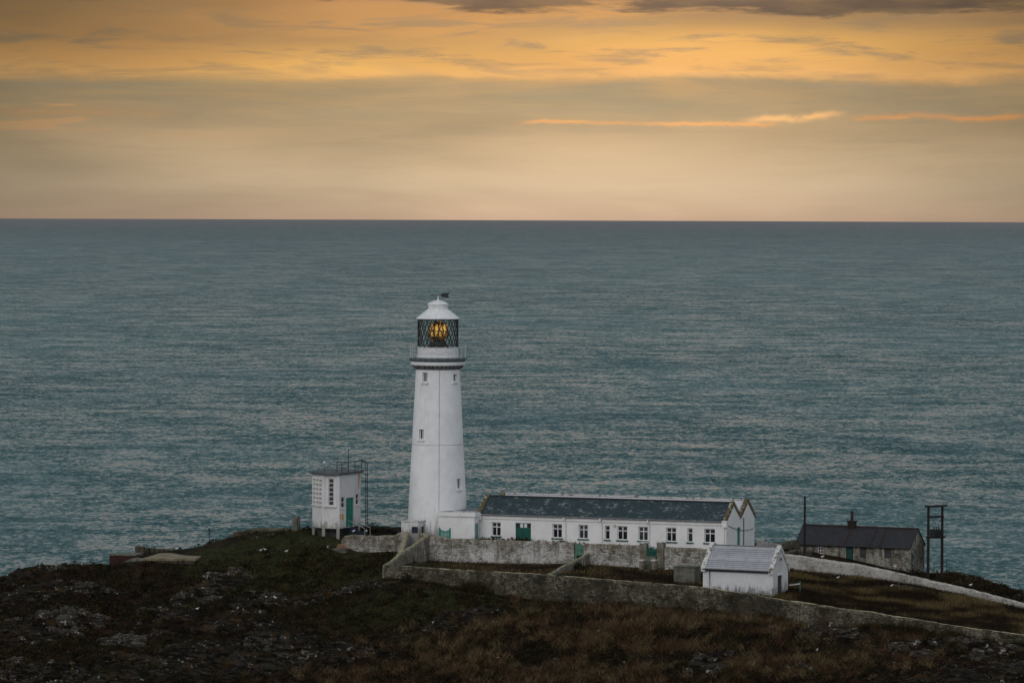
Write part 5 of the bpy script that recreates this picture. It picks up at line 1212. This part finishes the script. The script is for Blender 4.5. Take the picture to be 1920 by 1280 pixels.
G3 = make_gull(True); G3['group'] = 'gulls on and around the headland'; G3['label'] = 'gull with raised wings flying low over the green slope by the planks'; G3.location = ground(615, 1036) + ez * .5; G3.rotation_euler = (R(10), 0, R(-80)); G3.scale = (.8,) * 3

# ---------------------------------------------------------------- world
w = bpy.data.worlds.new('World'); S.world = w; w.use_nodes = True; t = NT(w.node_tree); bgn = w.node_tree.nodes['Background']
SUN_EL, SUN_AZ = 32, 215    # azimuth measured clockwise from +Y (view direction)
sky = t.n('ShaderNodeTexSky'); sky.sky_type = 'NISHITA'; sky.sun_disc = False; sky.sun_elevation = R(SUN_EL); sky.sun_rotation = R(SUN_AZ); sky.air_density = 1.0; sky.dust_density = 2.0
tc = t.n('ShaderNodeTexCoord').outputs['Generated']; sx = t.n('ShaderNodeSeparateXYZ', i={0: tc}); x, y, z = sx.outputs
az = t.m('ARCTAN2', x, y); el = t.m('ARCSINE', z)
Uc = t.m('MULTIPLY', az, F / 1000); V = t.m('SUBTRACT', EYE / 1000, t.m('MULTIPLY', el, F / 1000))   # angular units, 1 = 6.56 degrees
fac = t.m('DIVIDE', t.m('SUBTRACT', .42, V), .84, clamp=True)
st_ = [(.415, (200, 168, 142)), (.395, (206, 176, 145)), (.35, (209, 182, 148)), (.29, (207, 178, 140)), (.25, (203, 172, 132)), (.20, (203, 167, 120)), (.165, (218, 169, 110)), (.14, (243, 182, 112)), (.10, (238, 176, 108)), (.05, (225, 166, 104)), (0, (206, 152, 96)), (-.12, (170, 145, 122)), (-.4, (128, 124, 118))]
low = t.ramp(fac, [((.42 - v) / .84, sr(*c)) for v, c in st_])
def n2(su, sv, det=6, rough=.6, dist=0.0, off=0.0, ou=0.0): return t.noise(t.xyz(t.m('ADD', t.m('MULTIPLY', Uc, su), ou), t.m('MULTIPLY', V, sv), off), 1.0, det, rough, dist)
def band(c, w_): # gaussian in V
    d_ = t.m('DIVIDE', t.m('SUBTRACT', V, c), w_); return t.m('EXPONENT', t.m('MULTIPLY', t.m('MULTIPLY', d_, d_), -1.0))
def bandU(c, w_):
    d_ = t.m('DIVIDE', t.m('SUBTRACT', Uc, c), w_); return t.m('EXPONENT', t.m('MULTIPLY', t.m('MULTIPLY', d_, d_), -1.0))
warp = n2(3, 12, 4, .55, 0, 21)
nA = n2(1.6, 16, 7, .6, .3, 1); nB = n2(4.5, 34, 7, .62, .4, 5); nC = n2(.9, 9, 5, .55, .2, 9)
# soft grey-mauve stratus veils
edge_ = t.m('ADD', V, t.m('MULTIPLY', t.m('SUBTRACT', n2(3.2, 14, 6, .62, .4, 13), .5), .075))
veil = t.m('MULTIPLY', t.smooth(edge_, .134, .158), t.m('SUBTRACT', 1.0, t.smooth(V, .185, .275)))
veil = t.m('MULTIPLY', veil, t.m('ADD', .55, t.m('MULTIPLY', t.smooth(nA, .38, .6), .45)))
c = t.mix(veil, low, sr(170, 150, 117))
c = t.mix(t.m('MULTIPLY', t.m('MULTIPLY', t.smooth(nC, .46, .62), band(.04, .07)), .8), c, sr(170, 138, 104))
rim = t.m('MULTIPLY', t.smooth(edge_, .118, .138), t.m('SUBTRACT', 1.0, t.smooth(edge_, .138, .150)))
c = t.mix(t.m('MULTIPLY', rim, .35), c, sr(250, 192, 120))
# bright amber patches
amb = t.m('ADD', t.m('MULTIPLY', bandU(-.40, .30), band(.125, .035)), t.m('MULTIPLY', bandU(.45, .55), band(.085, .04)))
c = t.mix(t.m('MULTIPLY', amb, t.m('MULTIPLY', t.smooth(nC, .3, .6), .85)), c, sr(255, 194, 108))
wis = t.m('MULTIPLY', t.smooth(nB, .48, .66), t.m('ADD', t.m('MULTIPLY', band(.08, .07), .7), .10))
c = t.mix(wis, c, sr(176, 148, 114))
tl_ = t.m('MULTIPLY', t.m('MULTIPLY', t.m('SUBTRACT', 1.0, t.smooth(Uc, -.85, -.15)), t.smooth(V, .15, .0)), .75)
c = t.mix(t.m('MULTIPLY', tl_, t.m('ADD', .5, t.m('MULTIPLY', nA, .8))), c, sr(176, 142, 100))
# thin glowing streak
def streak(u0, u1, v0, slope_, th, amt, col, so):
    vc = t.m('ADD', v0, t.m('MULTIPLY', t.m('SUBTRACT', Uc, u0), slope_)); wv = t.m('MULTIPLY', t.m('SUBTRACT', n2(6, 3, 5, .65, 0, so), .5), .035)
    d_ = t.m('DIVIDE', t.m('SUBTRACT', t.m('SUBTRACT', V, vc), wv), th); g_ = t.m('EXPONENT', t.m('MULTIPLY', t.m('MULTIPLY', d_, d_), -1.0))
    mk = t.m('MULTIPLY', t.smooth(Uc, u0 - .02, u0 + .05), t.m('SUBTRACT', 1.0, t.smooth(Uc, u1 - .05, u1 + .02)))
    return t.mix(t.m('MULTIPLY', t.m('MULTIPLY', g_, mk), t.m('MULTIPLY', t.smooth(n2(12, 40, 4, .6, 0, so + 3), .22, .44), amt)), globals()['c'], col)
c = streak(.01, .50, .231, 0.0, .0035, .8, sr(250, 178, 106), 31)
c = streak(.43, .62, .227, -.07, .006, .95, sr(255, 196, 128), 41)
c = streak(.63, .97, .217, .005, .005, .75, sr(246, 168, 98), 51)
c = streak(-.96, -.62, .214, 0.0, .008, .3, sr(222, 158, 96), 61)
# dark clouds at the top
dk = t.m('ADD', t.m('SUBTRACT', .022, V), t.m('MULTIPLY', t.m('SUBTRACT', n2(4.0, 26, 6, .6, .3, 71), .5), .085))
dk = t.m('ADD', dk, t.m('MULTIPLY', t.m('SUBTRACT', t.m('ADD', t.m('MULTIPLY', bandU(.60, .42), 1.0), t.m('MULTIPLY', bandU(-.05, .16), .95)), .8), .03))
c = t.mix(t.m('MULTIPLY', t.m('MULTIPLY', t.smooth(dk, -.004, .008), .85), t.smooth(V, -.13, -.03)), c, t.mix(t.smooth(n2(5, 30, 5, .6, 0, 81), .35, .65), sr(104, 90, 80), sr(140, 115, 88)))
nD = n2(2.4, 26, 7, .62, .5, 91)
c = t.mix(t.m('MULTIPLY', t.m('MULTIPLY', t.smooth(nD, .5, .62), t.m('ADD', band(.19, .06), t.m('MULTIPLY', band(.27, .05), .4))), .38), c, sr(168, 150, 122))
c = t.mix(t.m('MULTIPLY', t.m('MULTIPLY', t.smooth(nD, .46, .36), band(.215, .035)), t.m('MULTIPLY', t.m('SUBTRACT', 1.0, t.smooth(Uc, -.8, -.3)), .7)), c, sr(238, 176, 116))
# lens vignette and sunset glow falloff put into the sky colour
fall = t.m('ADD', .30, t.m('MULTIPLY', bandU(.12, 1.0), .74))
brd = t.m('ADD', .86, t.m('MULTIPLY', t.smooth(n2(1.3, 7, 3, .5, .3, 121), .3, .7), .24)); fall = t.m('MULTIPLY', fall, brd); fall = t.m('MULTIPLY', fall, t.m('SUBTRACT', 1.0, t.m('MULTIPLY', t.smooth(V, .16, -.02), t.m('MULTIPLY', t.smooth(t.m('ABSOLUTE', t.m('SUBTRACT', Uc, .1)), .35, 1.05), .32))))
c = t.mix(1.0, c, t.n('ShaderNodeCombineColor', i={0: fall, 1: t.m('ADD', t.m('MULTIPLY', fall, .95), .05), 2: t.m('ADD', t.m('MULTIPLY', fall, .92), .08)}).outputs[0], 'MULTIPLY')
# high overcast dome
eld = t.m('MULTIPLY', el, 180 / math.pi)
dome_n = t.noise(tc, 2.2, 5, .6)
backw = t.smooth(y, .5, -.6)
hi_c = t.mix(t.smooth(eld, 2, 22), (.54, .52, .51), (.28, .375, .385)); hi_c = t.mix(backw, hi_c, (.92, .96, 1.04))
hi_c = t.mix(t.m('MULTIPLY', dome_n, .35), hi_c, (.2, .23, .27))
skyc = t.mix(1.0, sky.outputs[0], (.06, .06, .06), 'MULTIPLY')
hi_c = t.mix(.18, hi_c, skyc)
mixup = t.m('MAXIMUM', t.smooth(eld, 2.45, 3.6), t.smooth(y, .93, .6))
c = t.mix(mixup, c, hi_c)
t.put(bgn.inputs['Color'], c); bgn.inputs['Strength'].default_value = 1.0

sd = bpy.data.lights.new('sun', 'SUN'); so = bpy.data.objects.new('sun', sd); COL.objects.link(so)
sd.energy = .55; sd.angle = R(25); sd.color = (1, .95, .9)
dv = Vector((math.sin(R(SUN_AZ)) * math.cos(R(SUN_EL)), math.cos(R(SUN_AZ)) * math.cos(R(SUN_EL)), math.sin(R(SUN_EL))))
so.rotation_euler = dv.to_track_quat('Z', 'Y').to_euler()

S.view_settings.view_transform = 'Standard'; S.view_settings.look = 'None'; S.view_settings.exposure = 0; S.view_settings.gamma = 1
S.cycles.max_bounces = 6; S.cycles.transparent_max_bounces = 12
